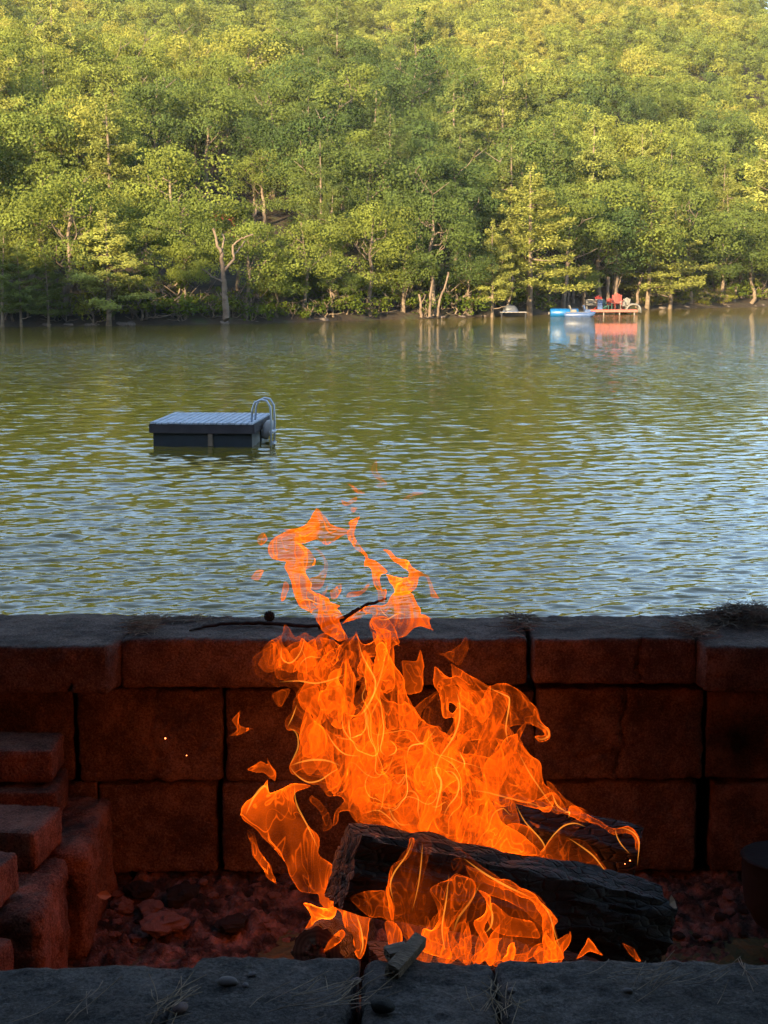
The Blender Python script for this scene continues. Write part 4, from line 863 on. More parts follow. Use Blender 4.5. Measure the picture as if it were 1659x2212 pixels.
for px, py, Yl, s, rz, lab in [(225, 1934, 3.1, 0.016, 0.3, 'small pale dry leaf in the dark corner by the left ledge'), (1450, 1950, 2.74, 0.022, 1.2, 'curled dry leaf at the right end of the large log')]:
    V = np.array([[-1, 0, 0], [-0.5, 0.45, 0.12], [-0.5, -0.45, 0.12], [0, 0, -0.05], [0.2, 0.6, 0.2], [0.2, -0.6, 0.2], [1, 0, 0.1]]) * s; F = [[0, 3, 1, 1], [0, 2, 3, 3], [3, 6, 4, 4], [3, 4, 1, 1], [3, 5, 6, 6], [3, 2, 5, 5]]
    mb = MB(); mb.add(V, F); mb.add(V + [0, 0, .0008], [f[:3][::-1] + [f[0]] for f in F]); o = mb.build('dry_leaf', M['dryleaf'], None); o.location = tuple(onY(px, py, Yl)); o.rotation_euler = (1.1, 0.2, rz); tag(o, lab, 'leaf')

# ------------------------------------------------------------------ fire
def flame_mat():
    m, t, b, L = mat('flame'); t.nodes.remove(b); out = t.nodes['Material Output']
    geo = N(t, 'NewGeometry'); dot = N(t, 'VectorMath', operation='DOT_PRODUCT'); L(geo.outputs['Normal'], dot.inputs[0]); L(geo.outputs['Incoming'], dot.inputs[1])
    ab = N(t, 'Math', operation='ABSOLUTE'); L(dot.outputs['Value'], ab.inputs[0])
    mxm = N(t, 'Math', operation='MAXIMUM'); mxm.inputs[1].default_value = 0.10; L(ab.outputs[0], mxm.inputs[0])
    inv = N(t, 'Math', operation='DIVIDE'); inv.inputs[0].default_value = 1.0; L(mxm.outputs[0], inv.inputs[1])     # the thin glowing sheet seen edge-on is thicker along the line of sight
    at = N(t, 'Attribute', attribute_name='glow')
    # streaky folds
    mp = N(t, 'Mapping'); mp.inputs['Scale'].default_value = (1.15, 1, 0.42); L(geo.outputs['Position'], mp.inputs[0])
    n0 = N(t, 'TexNoise', Scale=9.0, Detail=2.0, Roughness=0.5); L(mp.outputs[0], n0.inputs['Vector'])
    mixv = N(t, 'Mix'); mixv.data_type = 'VECTOR'; mixv.inputs[0].default_value = 0.16; L(mp.outputs[0], mixv.inputs[4]); L(n0.outputs['Color'], mixv.inputs[5])
    n1 = N(t, 'TexNoise', Scale=17.0, Detail=1.0, Roughness=0.5, Distortion=1.2); L(mixv.outputs[1], n1.inputs['Vector'])
    a1 = N(t, 'Math', operation='SUBTRACT'); a1.inputs[1].default_value = 0.5; L(n1.outputs[0], a1.inputs[0]); a2 = N(t, 'Math', operation='ABSOLUTE'); L(a1.outputs[0], a2.inputs[0])
    rg = N(t, 'MapRange'); rg.interpolation_type = 'SMOOTHERSTEP'; rg.inputs[1].default_value = 0.022; rg.inputs[2].default_value = 0.0; rg.inputs[3].default_value = 0.0; rg.inputs[4].default_value = 1.0; L(a2.outputs[0], rg.inputs[0])
    n2 = N(t, 'TexNoise', Scale=11.0, Detail=3.0, Distortion=0.8); L(mixv.outputs[1], n2.inputs['Vector'])
    dn = N(t, 'MapRange'); dn.inputs[1].default_value = 0.36; dn.inputs[2].default_value = 0.62; dn.inputs[3].default_value = 0.12; dn.inputs[4].default_value = 1.0; L(n2.outputs[0], dn.inputs[0])
    k1 = N(t, 'Math', operation='MULTIPLY_ADD'); L(rg.outputs[0], k1.inputs[0]); k1.inputs[1].default_value = 1.9; L(dn.outputs[0], k1.inputs[2])
    k2 = N(t, 'Math', operation='MULTIPLY'); L(k1.outputs[0], k2.inputs[0]); L(inv.outputs[0], k2.inputs[1])
    k3 = N(t, 'Math', operation='MULTIPLY'); L(k2.outputs[0], k3.inputs[0]); L(at.outputs['Fac'], k3.inputs[1])
    k4 = N(t, 'Math', operation='MULTIPLY'); L(k3.outputs[0], k4.inputs[0]); k4.inputs[1].default_value = FLAME
    em = N(t, 'Emission'); em.inputs[0].default_value = (1.0, 0.112, 0.004, 1); L(k4.outputs[0], em.inputs[1])
    tr = N(t, 'BsdfTransparent'); ab2 = N(t, 'Mix'); ab2.data_type = 'RGBA'; ab2.clamp_factor = True; ab2.inputs[6].default_value = (1, 1, 1, 1); ab2.inputs[7].default_value = (0.88, 0.62, 0.22, 1)
    k5 = N(t, 'Math', operation='MULTIPLY'); L(k3.outputs[0], k5.inputs[0]); k5.inputs[1].default_value = 0.8; L(k5.outputs[0], ab2.inputs[0]); L(ab2.outputs[2], tr.inputs[0])      # tints what lies behind, so dense flame stays orange over bright water
    ad = N(t, 'AddShader'); L(tr.outputs[0], ad.inputs[0]); L(em.outputs[0], ad.inputs[1]); L(ad.outputs[0], out.inputs[0])
    m.cycles.emission_sampling = 'NONE'; return m
FLAME = 0.14
M['flame'] = flame_mat()
CR = {'U': (0.2976, 493.7, 960.0), 'M': (0.4629, 493.7, 1316.5), 'L': (0.5952, 493.7, 1590.8), 'Q': (0.3717, 1042.2, 1700.5)}
def smooth_poly(P, it=3, closed=True):
    p0, p1, p2, p3 = np.roll(P, 1, 0), P, np.roll(P, -1, 0), np.roll(P, -2, 0); out = []
    k1 = 0.42 * np.clip(((p1 - p0) * (p2 - p1)).sum(1) / (np.linalg.norm(p1 - p0, axis=1) * np.linalg.norm(p2 - p1, axis=1) + 1e-9) + 0.9, 0.05, 1)[:, None]
    k2 = np.roll(k1, -1, 0)                      # sharp tips stay sharp
    for t in np.linspace(0, 1, 7)[:-1]:
        h1, h2, h3, h4 = 2*t**3 - 3*t**2 + 1, -2*t**3 + 3*t**2, t**3 - 2*t**2 + t, t**3 - t**2
        out.append(h1 * p1 + h2 * p2 + h3 * (p2 - p0) * k1 + h4 * (p3 - p1) * k2)
    return np.stack(out, 1).reshape(-1, 2)
def flame_sheet(poly, Y, heat=1.0, thick=0.03, fold=0.05, step=2.6, seed=0, holes=(), fade_top=None, wobble=5.0, patch=0.8):
    """closed thin-walled glowing shell: outline in photograph units set at distance Y, swelling to real thickness, folded in depth"""
    rings = [smooth_poly(np.array(poly, float))] + [smooth_poly(np.array(h, float)) for h in holes]
    wob = []
    for r_ in rings:
        q = np.c_[r_ / 26.0, np.full(len(r_), seed)]; wob.append(r_ + np.stack([fbm(q, 3), fbm(q + 50, 3)], -1) * wobble)
    rings = wob; lo = rings[0].min(0) - 4; hi = rings[0].max(0) + 4
    nx, ny = int((hi[0] - lo[0]) / step) + 2, int((hi[1] - lo[1]) / step) + 2
    gx, gy = np.meshgrid(lo[0] + np.arange(nx) * step, lo[1] + np.arange(ny) * step); G = np.stack([gx, gy], -1).reshape(-1, 2)
    inside = np.zeros(len(G), bool); dm = np.full(len(G), 1e9); near = G.copy()
    for r_ in rings:
        A = r_; B = np.roll(r_, -1, 0)
        for a, b_ in zip(A, B):
            if a[1] != b_[1]:
                c = ((a[1] > G[:, 1]) != (b_[1] > G[:, 1])) & (G[:, 0] < (b_[0] - a[0]) * (G[:, 1] - a[1]) / (b_[1] - a[1]) + a[0]); inside ^= c
            ab = b_ - a; t = np.clip(((G - a) @ ab) / (ab @ ab + 1e-9), 0, 1); q = a + t[:, None] * ab; d = np.linalg.norm(G - q, axis=1); k = d < dm; dm[k] = d[k]; near[k] = q[k]
    sd = np.where(inside, dm, -dm); ok = sd > -step * 0.95; P = np.where((sd < 0)[:, None], near, G); d = np.maximum(sd, 0)
    idx = grid_faces(ny, nx); fk = ok[idx].all(1) & (sd[idx] > 0).any(1); F = idx[fk]
    use = np.zeros(len(G), bool); use[F.ravel()] = True; mp = -np.ones(len(G), int); mp[use] = np.arange(use.sum()); F = mp[F]; P = P[use]; d = d[use]
    # real positions
    x = (P[:, 0] - 829.5) / FPX; y = (P[:, 1] - 1106) / FPX; dy = math.cos(PITCH) - y * math.sin(PITCH); dz = -math.sin(PITCH) - y * math.cos(PITCH)
    W = np.c_[x * Y / dy, np.full(len(P), Y), CAMZ + dz * Y / dy]
    q = np.c_[W[:, 0] * 7, W[:, 2] * 4.5, np.full(len(P), seed * 3.7)]; wrp = np.stack([fbm(q, 2), fbm(q + 31, 2), 0 * x], -1)
    qq = q + wrp * 1.5; big = fbm(qq, 2); cr1 = 1 - 2 * np.abs(fbm(qq * 2.2 + 7, 2)); cr2 = 1 - 2 * np.abs(fbm(qq * 4.5 + 77, 2))
    px2m = Y / FPX; prof = thick * np.sqrt(1 - (1 - np.clip(d * px2m / (thick * 1.3), 0, 1)) ** 2)
    soft = np.clip(d / 14, 0, 1)
    mid = W[:, 1] + fold * big + fold * 0.45 * cr1 * soft
    f1 = mid - prof * (1 + 0.35 * cr2 * soft); f2 = mid + prof * (0.8 + 0.5 * fbm(qq * 3 + 5, 2))
    V = np.vstack([np.c_[W[:, 0], f1, W[:, 2]], np.c_[W[:, 0], f2, W[:, 2]]]); n = len(W)
    ht = heat * (0.75 + 0.5 * fbm(qq * 0.8 + 11, 2)) * np.clip(0.75 + patch * fbm(q * 1.3 + 61, 2), 0.06, 1.3)
    if fade_top: ht = ht * np.clip((P[:, 1] - fade_top[0]) / (fade_top[1] - fade_top[0]) * 0.75 + 0.25, 0.2, 1)
    return V, np.vstack([F, F[:, ::-1] + n]), np.concatenate([ht, ht]), (P, d, W)
fire = put('campfire_flames', None, loc=tuple(onY(900, 2000, 2.8))); tag(fire, 'tall orange campfire flames leaping from the logs in front of the lake', 'fire')
FL = Vector(fire.location)
def add_flame(crop, poly, Y, seed, **kw):
    s, ox, oy = CR[crop]; tf = lambda P: [(x * s + ox, y * s + oy) for x, y in P]
    kw['holes'] = [tf(h) for h in kw.get('holes', ())]
    V, F, H, info = flame_sheet(tf(poly), Y, seed=seed, **kw)
    me = mesh('flame_tongue', V - np.array(FL), F, M['flame'], True, {'glow': H}); o = put('flame_tongue', me, fire); o.visible_shadow = True
    return info
U1 = [(300,735),(345,665),(430,610),(400,596),(510,600),(600,545),(630,460),(690,510),(740,570),(800,605),(880,620),(850,650),(720,725),(640,675),(560,705),(520,700),(600,770),(630,850),(560,910),(570,960),(600,1010),(600,1060),(720,1100),(740,1130),(810,1160),(780,1180),(850,1240),(800,1260),(850,1340),(870,1395),(800,1410),(740,1380),(690,1340),(620,1240),(530,1190),(480,1110),(460,1030),(430,970),(415,890),(430,850),(330,830),(300,790)]
U2 = [(870,610),(880,560),(950,530),(915,610),(905,660),(940,730),(1000,790),(1020,830),(1080,850),(1140,900),(1150,940),(1100,960),(1110,1050),(1140,1050),(1140,1160),(1090,1140),(1080,1060),(1050,1000),(1040,910),(1000,890),(985,930),(990,820),(925,770),(880,700),(850,650)]
U3 = [(1130,760),(1180,760),(1220,800),(1310,840),(1340,890),(1400,930),(1460,950),(1480,1050),(1530,1115),(1470,1110),(1450,1020),(1430,955),(1375,960),(1365,1040),(1300,1080),(1200,1085),(1210,1040),(1170,990),(1140,930),(1250,960),(1310,960),(1300,910),(1200,830)]
U4 = [(1200,1060),(1320,1080),(1380,1180),(1400,1250),(1480,1290),(1460,1310),(1490,1385),(1350,1320),(1290,1370),(1220,1380),(1250,1470),(1200,1400),(1170,1300),(1150,1400),(1160,1520),(1110,1600),(1060,1500),(1070,1380),(1020,1300),(1060,1230),(1000,1230),(900,1260),(830,1295),(930,1200),(1050,1160),(1140,1150)]
U8 = [(600,740),(690,790),(715,900),(690,1040),(610,1040),(560,1000),(640,960),(680,910),(690,830),(640,780)]
M1 = [(105,235),(225,160),(260,90),(310,130),(360,110),(430,150),(470,140),(520,180),(590,150),(598,105),(615,170),(660,190),(690,150),(670,70),(720,60),(770,100),(800,175),(770,200),(775,350),(740,390),(710,370),(740,420),(800,450),(820,430),(860,460),(920,520),(975,525),(1000,560),(1045,590),(1060,490),(1000,480),(990,400),(955,340),(965,270),(1010,300),(1045,310),(1040,250),(1100,290),(1200,350),(1290,355),(1370,390),(1430,450),(1460,520),(1500,560),(1495,600),(1450,612),(1425,590),(1470,590),(1450,550),(1390,540),(1310,540),(1340,590),(1410,680),(1460,710),(1470,790),(1530,860),(1580,940),(1540,955),(1440,920),(1340,900),(1360,1000),(1300,1120),(1100,1110),(830,1060),(700,1030),(620,990),(530,975),(500,1030),(480,1060),(490,1000),(540,930),(470,890),(440,840),(420,815),(380,815),(310,780),(285,730),(330,640),(320,570),(275,550),(275,500),(320,440),(305,370),(250,345),(180,350),(130,320)]
HO = [[(530,375),(620,370),(600,430),(540,445)], [(1030,410),(1065,430),(1050,470),(1030,455)], [(650,240),(690,245),(690,275),(660,275)], [(1065,640),(1110,590),(1165,600),(1150,680),(1090,690)], [(1150,960),(1170,890),(1200,900),(1180,960)]]
infos = []
infos.append(add_flame('U', U1, 2.84, 1, heat=2.3, patch=0.4, fade_top=(1090, 1360), thick=0.02))
infos.append(add_flame('U', U2, 2.92, 2, heat=1.5, patch=0.5, thick=0.012))
infos.append(add_flame('U', U3, 2.88, 3, heat=1.6, patch=0.5, thick=0.014))
infos.append(add_flame('U', U4, 2.82, 4, heat=1.3, thick=0.02))
infos.append(add_flame('U', U8, 2.9, 5, heat=0.3, thick=0.01))
infos.append(add_flame('M', M1, 2.86, 6, heat=0.30, thick=0.05, fold=0.09, holes=HO))
# inner, hotter bodies at their own distances
INN = [[(330,380),(420,340),(480,420),(560,470),(640,430),(700,380),(720,560),(820,640),(980,620),(1060,760),(1240,860),(1280,1060),(900,1070),(680,1000),(560,940),(560,840),(440,780),(340,760),(330,640),(360,540),(300,480)],
       [(600,120),(640,250),(690,330),(735,180),(700,90),(760,120),(740,260),(710,370),(730,480),(725,600),(700,680),(600,660),(540,580),(530,490),(600,500),(650,420),(660,350),(620,260)],
       [(240,200),(330,150),(420,190),(500,230),(555,300),(500,360),(400,350),(300,340),(220,320),(210,240)],
       [(1070,380),(1180,370),(1310,400),(1290,500),(1240,600),(1150,680),(1130,560),(1080,600),(1000,720),(960,730),(1050,590),(1090,480)],
       [(980,540),(1040,620),(1130,690),(1220,690),(1380,700),(1450,760),(1440,900),(1300,870),(1100,840),(980,760),(900,640),(880,560)],
       [(800,460),(850,500),(860,600),(960,680),(900,760),(800,860),(740,900),(700,760),(720,660),(760,560)],
       [(560,560),(640,700),(720,760),(830,760),(900,860),(1040,900),(1080,1060),(880,1060),(720,1000),(600,930),(540,800)]]
for k, pl in enumerate(INN): infos.append(add_flame('M', pl, 2.80 + 0.035 * (k % 4), 10 + k, heat=[.16, .5, .2, .25, .16, .16, .22][k], thick=0.025, fold=0.05))
OTH = [('Q', [(505,110),(600,150),(700,205),(770,232),(850,228),(900,262),(922,320),(912,410),(896,400),(898,325),(866,275),(800,262),(760,262),(690,225),(600,185),(520,150)], 2.93, .5), ('Q', [(150,230),(190,232),(190,262),(165,262)], 2.9, .6), ('Q', [(270,200),(330,215),(332,236),(290,222)], 2.9, .8), ('L', [(560,640),(600,480),(700,370),(850,420),(1000,520),(1150,600),(1205,812),(980,812),(760,812),(640,720)], 2.53, .12), ('L', [(860,470),(960,520),(1060,560),(1140,620),(1180,700),(1130,690),(1060,620),(960,580),(900,560)], 2.52, .3), ('L', [(440,590),(500,560),(560,560),(600,600),(600,690),(560,650),(500,640)], 2.56, .22), ('L', [(570,680),(600,670),(630,710),(625,780),(600,790)], 2.56, .6), ('L', [(1000,330),(1080,330),(1150,400),(1130,440),(1040,430),(970,400)], 2.86, .5), ('L', [(1240,250),(1290,270),(1380,325),(1330,320),(1270,300),(1230,275)], 2.95, .4), ('M', [(1480,800),(1560,870),(1620,930),(1660,960),(1600,965),(1530,940)], 2.95, .5),
 ('M', [(775,400),(820,340),(805,250),(870,240),(890,185),(910,270),(910,370),(860,390),(820,392)], 2.9, .55), ('M', [(975,215),(1060,190),(1110,130),(1122,180),(1085,260),(1040,245),(1010,225)], 2.88, .9),
 ('M', [(0,590),(40,550),(20,510),(50,475),(45,520),(75,545),(130,550),(50,572)], 2.9, .6), ('M', [(205,390),(290,375),(255,450),(230,440)], 2.86, .6), ('M', [(85,740),(150,705),(190,720),(176,640),(187,690),(222,750),(218,792),(160,750),(110,748)], 2.86, .8),
 ('L', [(50,280),(60,240),(120,190),(145,155),(150,205),(240,170),(300,180),(245,200),(240,240),(280,310),(330,370),(330,430),(380,480),(410,540),(420,600),(440,610),(520,650),(510,700),(490,790),(470,812),(440,770),(420,690),(400,640),(360,630),(330,600),(320,560),(260,555),(220,500),(200,440),(130,370),(80,320)], 2.72, .75),
 ('L', [(75,330),(100,335),(110,400),(150,470),(172,532),(130,490),(90,410)], 2.7, .9), ('L', [(275,610),(350,620),(400,610),(380,660),(340,670),(310,690),(285,740),(275,792),(255,790),(265,720),(300,670)], 2.64, .9), ('L', [(335,795),(370,740),(410,710),(425,730),(370,775)], 2.62, .9),
 ('L', [(730,550),(800,510),(830,490),(890,520),(895,560),(870,610),(820,660),(800,720),(810,805),(770,805),(705,780),(705,700),(740,700),(760,650),(750,600)], 2.5, 1.0),
 ('L', [(905,560),(950,580),(960,640),(930,700),(990,812),(960,812),(925,740),(890,680),(930,640),(935,600)], 2.5, .7),
 ('L', [(810,440),(850,430),(900,470),(960,510),(1040,540),(1120,580),(1160,620),(1190,660),(1180,720),(1222,815),(1150,812),(1140,700),(1130,650),(1090,590),(1010,560),(930,520),(880,470),(840,450),(815,480)], 2.52, .75), 
 ('L', [(960,600),(1030,650),(1100,670),(1130,720),(1090,730),(1020,720),(960,700),(940,650)], 2.5, .35),
 ('L', [(1262,812),(1310,740),(1330,770),(1368,812),(1310,785)], 2.55, .9), ('L', [(1425,748),(1475,770),(1497,812),(1475,804)], 2.6, .7),
 ('L', [(1130,430),(1180,360),(1220,312),(1290,320),(1260,355),(1230,370),(1300,390),(1350,450),(1387,512),(1300,500),(1200,480)], 2.84, .85), ('L', [(835,200),(905,215),(935,200),(980,290),(1010,330),(1080,370),(1140,430),(1080,440),(960,420),(840,390),(820,300)], 2.84, .8),
 ('L', [(655,365),(672,370),(655,420),(600,480),(585,560),(600,640),(590,660),(575,560),(590,480),(640,420)], 2.5, .7), ('L', [(700,370),(740,380),(725,440),(705,500),(690,570),(660,640),(670,560),(690,480)], 2.5, .85),
 ('U', [(205,690),(240,640),(270,690),(230,730)], 2.9, .35), ('U', [(165,980),(200,930),(250,930),(220,992)], 2.9, .35), ('U', [(1040,160),(1080,95),(1080,190),(1150,275),(1110,315),(1060,300),(1100,270),(1040,210)], 2.9, .35),
 ('U', [(815,400),(860,420),(940,375),(930,405),(860,445),(820,435)], 2.9, .7), ('U', [(1262,402),(1340,350),(1440,342),(1350,372),(1310,400)], 2.9, .6), ('U', [(850,285),(930,325),(990,350),(930,352),(880,312)], 2.9, .35), ('U', [(890,460),(935,465),(920,490),(895,485)], 2.9, .6),
 ('U', [(680,1060),(720,1010),(697,1080),(712,1118),(682,1095)], 2.84, .8), ('U', [(740,1060),(810,1010),(820,1040),(790,1110),(750,1120)], 2.84, .6), ('U', [(860,1110),(870,1080),(960,1060),(1010,1020),(1030,1040),(960,1090)], 2.86, .5),
 ('U', [(380,1100),(400,1000),(430,1010),(420,1110),(390,1150)], 2.86, .3),
 ('M', [(440,1040),(430,960),(380,900),(390,880),(440,920),(470,960),(480,1020)], 2.9, .25)]
for k, (c, pl, Y, ht) in enumerate(OTH): infos.append(add_flame(c, pl, Y, 30 + k, heat=ht, thick=0.012 if c != 'L' else 0.018, fold=0.025, step=2.2, patch=1.0 if c != 'L' else 2.2))
# many pointed tongues licking up inside the body of the fire
def tongue(x, y, L_, w_, g, lean=0.0):
    n = 11; a = -math.pi / 2 + g.normal(lean, 0.35); P = [np.array([x, y])]; curl = g.normal(0, 0.16)
    for i in range(n): a += curl * math.sin(i * 0.9 + g.random() * 0.5) + g.normal(0, 0.07); P.append(P[-1] + L_ / n * np.array([math.cos(a), math.sin(a)]))
    P = np.array(P); T = np.gradient(P, axis=0); Nn = np.stack([-T[:, 1], T[:, 0]], -1); Nn /= np.linalg.norm(Nn, axis=1)[:, None]
    u = np.linspace(0, 1, n + 1); wd = w_ * np.sin(math.pi * np.clip(u, 0.0, 1) ** 0.62) ** 0.8 * (1 + 0.25 * np.sin(u * 9 + g.random() * 6)); wd[0] = w_ * 0.15; wd[-1] = 0
    return np.vstack([P + Nn * wd[:, None], (P - Nn * wd[:, None])[::-1][1:]])
g = np.random.default_rng(31); Pm, dmm, Wm = infos[5]; c_ = 0
while c_ < 84:
    k = g.integers(0, len(Pm)); x, y = Pm[k]
    if dmm[k] < 14: continue
    L_ = g.uniform(70, 210) if y > 1500 else g.uniform(50, 120)
    poly = tongue(x, y, L_, g.uniform(9, 30), g, -0.25 if x > 1000 else 0.05)
    tx, ty = poly[11]
    if np.abs(Pm - np.array([tx, ty])).sum(1).min() > 12: continue
    V, F, H, info = flame_sheet(poly, 2.79 + g.uniform(0, 0.2), heat=g.uniform(0.2, 0.8), thick=0.012, fold=0.03, step=2.4, seed=100 + c_, wobble=3.0)
    put('flame_tongue', mesh('flame_tongue', V - np.array(FL), F, M['flame'], True, {'glow': H}), fire); c_ += 1
for q in range(26):                      # short licks right behind the front coping
    x = g.uniform(925, 1215) if q < 20 else g.uniform(880, 960); poly = tongue(x, 2085, g.uniform(45, 115) if q < 20 else g.uniform(90, 190), g.uniform(7, 17), g, 0.1)
    V, F, H, info = flame_sheet(poly, 2.46 + g.uniform(0, 0.12), heat=g.uniform(0.5, 1.1) if q < 20 else 0.35, thick=0.01, fold=0.02, step=2.4, seed=300 + q, wobble=2.0)
    put('flame_tongue', mesh('flame_tongue', V - np.array(FL), F, M['flame'], True, {'glow': H}), fire)
# bright filaments: thin glowing strands carried up inside the flame bodies
m, t, b, L = mat('flame_filament'); t.nodes.remove(b); out = t.nodes['Material Output']; em = N(t, 'Emission'); em.inputs[0].default_value = (1.0, 0.30, 0.03, 1)
at = N(t, 'Attribute', attribute_name='glow'); L(at.outputs['Fac'], em.inputs[1]); tr = N(t, 'BsdfTransparent'); ad = N(t, 'AddShader'); L(tr.outputs[0], ad.inputs[0]); L(em.outputs[0], ad.inputs[1]); L(ad.outputs[0], out.inputs[0]); m.cycles.emission_sampling = 'NONE'; M['filament'] = m
g = np.random.default_rng(77); VV, FF, HH, nn = [], [], [], 0
body = [(i, w) for i, w in zip(range(len(infos)), [2, 1, 2, 3, 1, 10, 4, 5, 2, 3, 3, 3, 4] + [0] * 60)]
for i, w in body:
    P, d, W = infos[i]
    for _ in range(w):
        k = g.integers(0, len(P)); pos = P[k].copy(); path = []; sgn = g.random() * 100; v = np.array([0.0, -1.0])
        for s_ in range(120):
            dd = np.abs(P - pos).sum(1); j = int(dd.argmin())
            if dd[j] > 5 or d[j] < 2: break
            path.append((W[j, 0] + (pos[0] - P[j, 0]) * W[j, 1] / FPX, W[j, 1], W[j, 2] - (pos[1] - P[j, 1]) * W[j, 1] / FPX))
            q = np.array([[pos[0] / 60, pos[1] / 75, sgn * 0.02 + i]]); a = fbm(q, 2)[0] * 4.2
            v = v * 0.6 + 0.4 * np.array([math.sin(a), -math.cos(a)]); pos = pos + v * 3.0
        if len(path) < 14: continue
        Q = np.array(path); 
        for _k in range(3): Q[1:-1] = (Q[:-2] + Q[1:-1] * 2 + Q[2:]) / 4
        Q[:, 1] += np.cumsum(g.normal(0, 0.0012, len(Q))); Q = Q[::2]; mb = MB(); tt = np.linspace(0, 1, len(Q)); mb.tube(Q, 0.0011 * np.sin(math.pi * np.clip(tt, 0.03, 0.97)) ** 0.5 * g.uniform(0.5, 1.3), 4, cap=False)
        V = mb.V[0]; VV.append(V); FF.append(mb.F[0] + nn); nn += len(V); HH.append(np.repeat(np.sin(math.pi * tt) ** 0.8 * g.uniform(0.04, 0.22), 4))
STR = [('M', p) for p in [[(600,105),(615,200),(660,280),(690,330),(680,400),(640,460),(612,500)], [(735,190),(720,280),(690,370),(655,450),(615,500)], [(700,370),(715,480),(728,560),(715,620),(705,660),(740,690)], [(530,490),(530,550),(560,600),(620,650)], [(450,560),(490,630),(540,680),(620,685)], [(285,730),(310,770),(370,812),(430,800),(480,760),(530,735)], [(285,730),(340,710),(400,700),(470,705),(530,735)], [(275,550),(320,570),(330,640),(300,700),(285,730)], [(320,440),(300,500),(275,550)], [(1060,380),(1080,430),(1080,520),(1050,600),(990,680),(960,740)], [(1180,350),(1290,400),(1315,410),(1305,480),(1290,560),(1310,640)], [(1430,520),(1490,560),(1500,590),(1460,612),(1425,590)], [(760,760),(790,830),(830,760),(820,810),(770,850)], [(800,860),(860,840),(890,880),(880,940),(900,1000)], [(1000,760),(1040,750),(1080,800),(1070,870),(1020,920),(1000,980)], [(640,950),(700,930),(760,980),(830,1050)], [(990,690),(960,750),(1000,800),(980,880),(960,960)], [(740,900),(760,960),(800,1010),(860,1000)], [(1100,840),(1200,850),(1300,880),(1400,900),(1540,950)], [(1340,640),(1400,760),(1470,860),(1540,955)], [(360,110),(340,200),(290,260),(240,230),(250,160)], [(230,340),(330,330),(400,350),(480,330),(550,300)]]]
STR += [('L', p) for p in [[(460,640),(480,690),(490,760),(475,800)], [(670,370),(650,430),(600,490),(583,540),(600,600)], [(705,380),(700,450),(690,540),(665,640)], [(935,600),(960,640),(955,690),(930,715)], [(1120,590),(1165,640),(1185,720),(1215,800)], [(850,440),(930,500),(1020,550),(1110,590)], [(60,290),(90,220),(130,170),(150,205)], [(240,170),(240,240),(290,330),(330,420)], [(800,500),(790,600),(770,700),(790,800)], [(915,530),(880,600),(830,660),(815,720)]]]
STR += [('Q', p) for p in [[(770,235),(780,290),(810,340),(860,390)], [(780,235),(840,240),(890,270),(915,320),(905,400),(900,460)], [(190,90),(240,200),(330,290),(370,350),(340,385)], [(470,150),(510,140),(500,180)], [(490,290),(570,340),(650,400),(700,470),(745,520)], [(340,385),(400,290),(470,220),(540,205),(600,230)], [(400,20),(430,110),(500,150)]]]
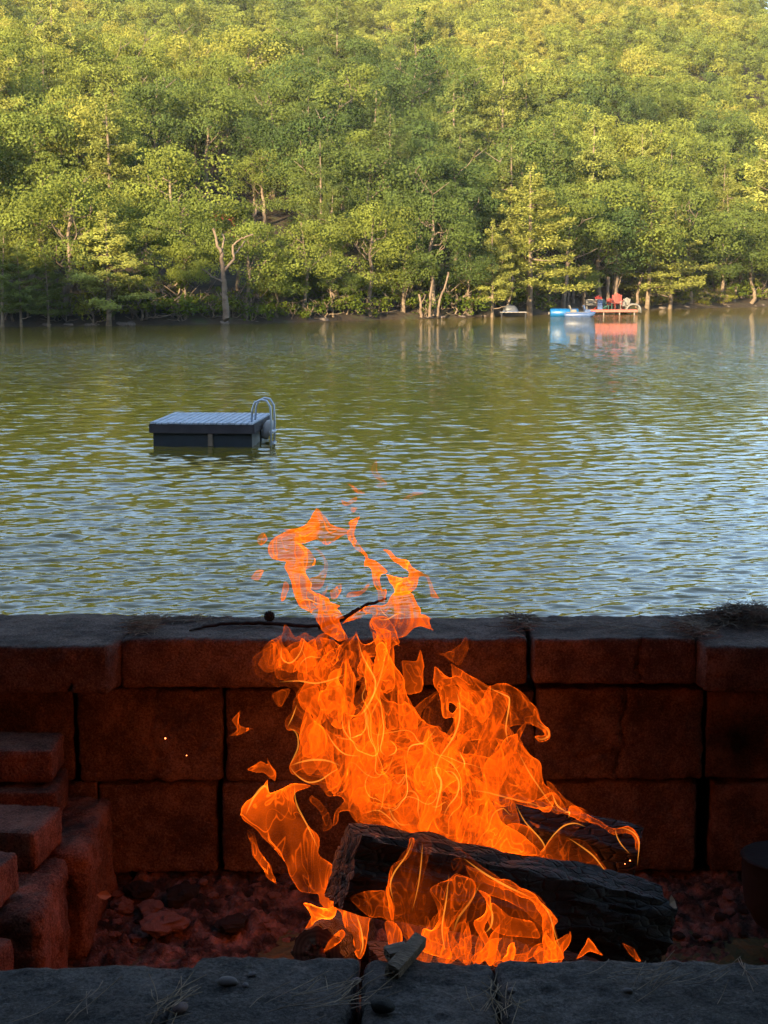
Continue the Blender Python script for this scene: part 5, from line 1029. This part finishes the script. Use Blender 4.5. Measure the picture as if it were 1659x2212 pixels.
for cn, pl in STR:
    s_, ox, oy = CR[cn]; A_ = np.array(pl, float) * s_ + [ox, oy]; tt = np.linspace(0, len(A_) - 1, 8 * len(A_)); Q2 = np.stack([np.interp(tt, np.arange(len(A_)), A_[:, k]) for k in (0, 1)], -1)
    for _k in range(14): Q2[1:-1] = (Q2[:-2] + Q2[1:-1] + Q2[2:]) / 3
    Yb = {'M': 2.76, 'L': 2.48, 'Q': 2.9}[cn]; Yv = Yb + np.cumsum(g.normal(0, 0.004, len(Q2))); Q = np.array([onY(a, b_, y_) for (a, b_), y_ in zip(Q2, Yv)]); u_ = np.linspace(0, 1, len(Q)); mb = MB()
    mb.tube(Q, 0.0015 * np.sin(math.pi * np.clip(u_, 0.04, 0.96)) ** 0.6 * g.uniform(0.7, 1.3), 5, cap=False); V = mb.V[0]; VV.append(V); FF.append(mb.F[0] + nn); nn += len(V); HH.append(np.repeat(np.sin(math.pi * u_) ** 0.7 * g.uniform(0.05, 0.13), 5))
o = put('flame_filament', mesh('flame_filament', np.vstack(VV) - np.array(FL), np.vstack(FF), M['filament'], True, {'glow': np.concatenate(HH)}), fire); tag(o, kind='stuff')
# sparks
m, t, b, L = mat('spark'); b.inputs['Emission Color'].default_value = (1, 0.2, 0.04, 1); b.inputs['Emission Strength'].default_value = 2.2; M['spark'] = m
for k, (px, py, s) in enumerate([(357, 1595, 0.0017), (403, 1632, 0.0011), (1361, 1859, 0.0013), (1350, 1866, 0.001)]):
    mb = MB(); mb.lathe((0, 0, 0), [(0.001 * s, -s), (s * .8, -s * .5), (s, 0), (s * .8, s * .5), (0.001 * s, s)], 8); o = mb.build('spark', M['spark'], fire, True); o.location = Vector(onY(px, py, 2.9)) - FL
# embers glowing under the logs
# the fire's own light
for k, (px, py, Y, e_) in enumerate([(850, 1650, 2.95, 3.0), (1000, 1850, 2.95, 3.0), (900, 1990, 2.72, 2.0), (760, 1450, 2.95, 1.5), (640, 1850, 2.85, 2.4)]):
    l = bpy.data.lights.new('fire_light', 'POINT'); l.energy = e_ * 0.2; l.color = (1.0, 0.20, 0.035); l.shadow_soft_size = 0.07; o = bpy.data.objects.new('fire_light', l); S.collection.objects.link(o); o.location = Vector(onY(px, py, Y))

# thin warm evening haze over the lake
m = bpy.data.materials.new('haze'); m.use_nodes = True; t = m.node_tree; t.nodes.remove(t.nodes['Principled BSDF']); pv = t.nodes.new('ShaderNodeVolumePrincipled'); pv.inputs['Color'].default_value = (1, 0.97, 0.9, 1); pv.inputs['Density'].default_value = 0.00015; pv.inputs['Anisotropy'].default_value = 0.0
t.links.new(pv.outputs[0], t.nodes['Material Output'].inputs['Volume'])
mb = MB(); mb.box((0, 345, 118), (1010, 1160, 330)); o = mb.build('haze', m); tag(o, kind='stuff', label='thin warm haze over lake and hill', cat='haze')
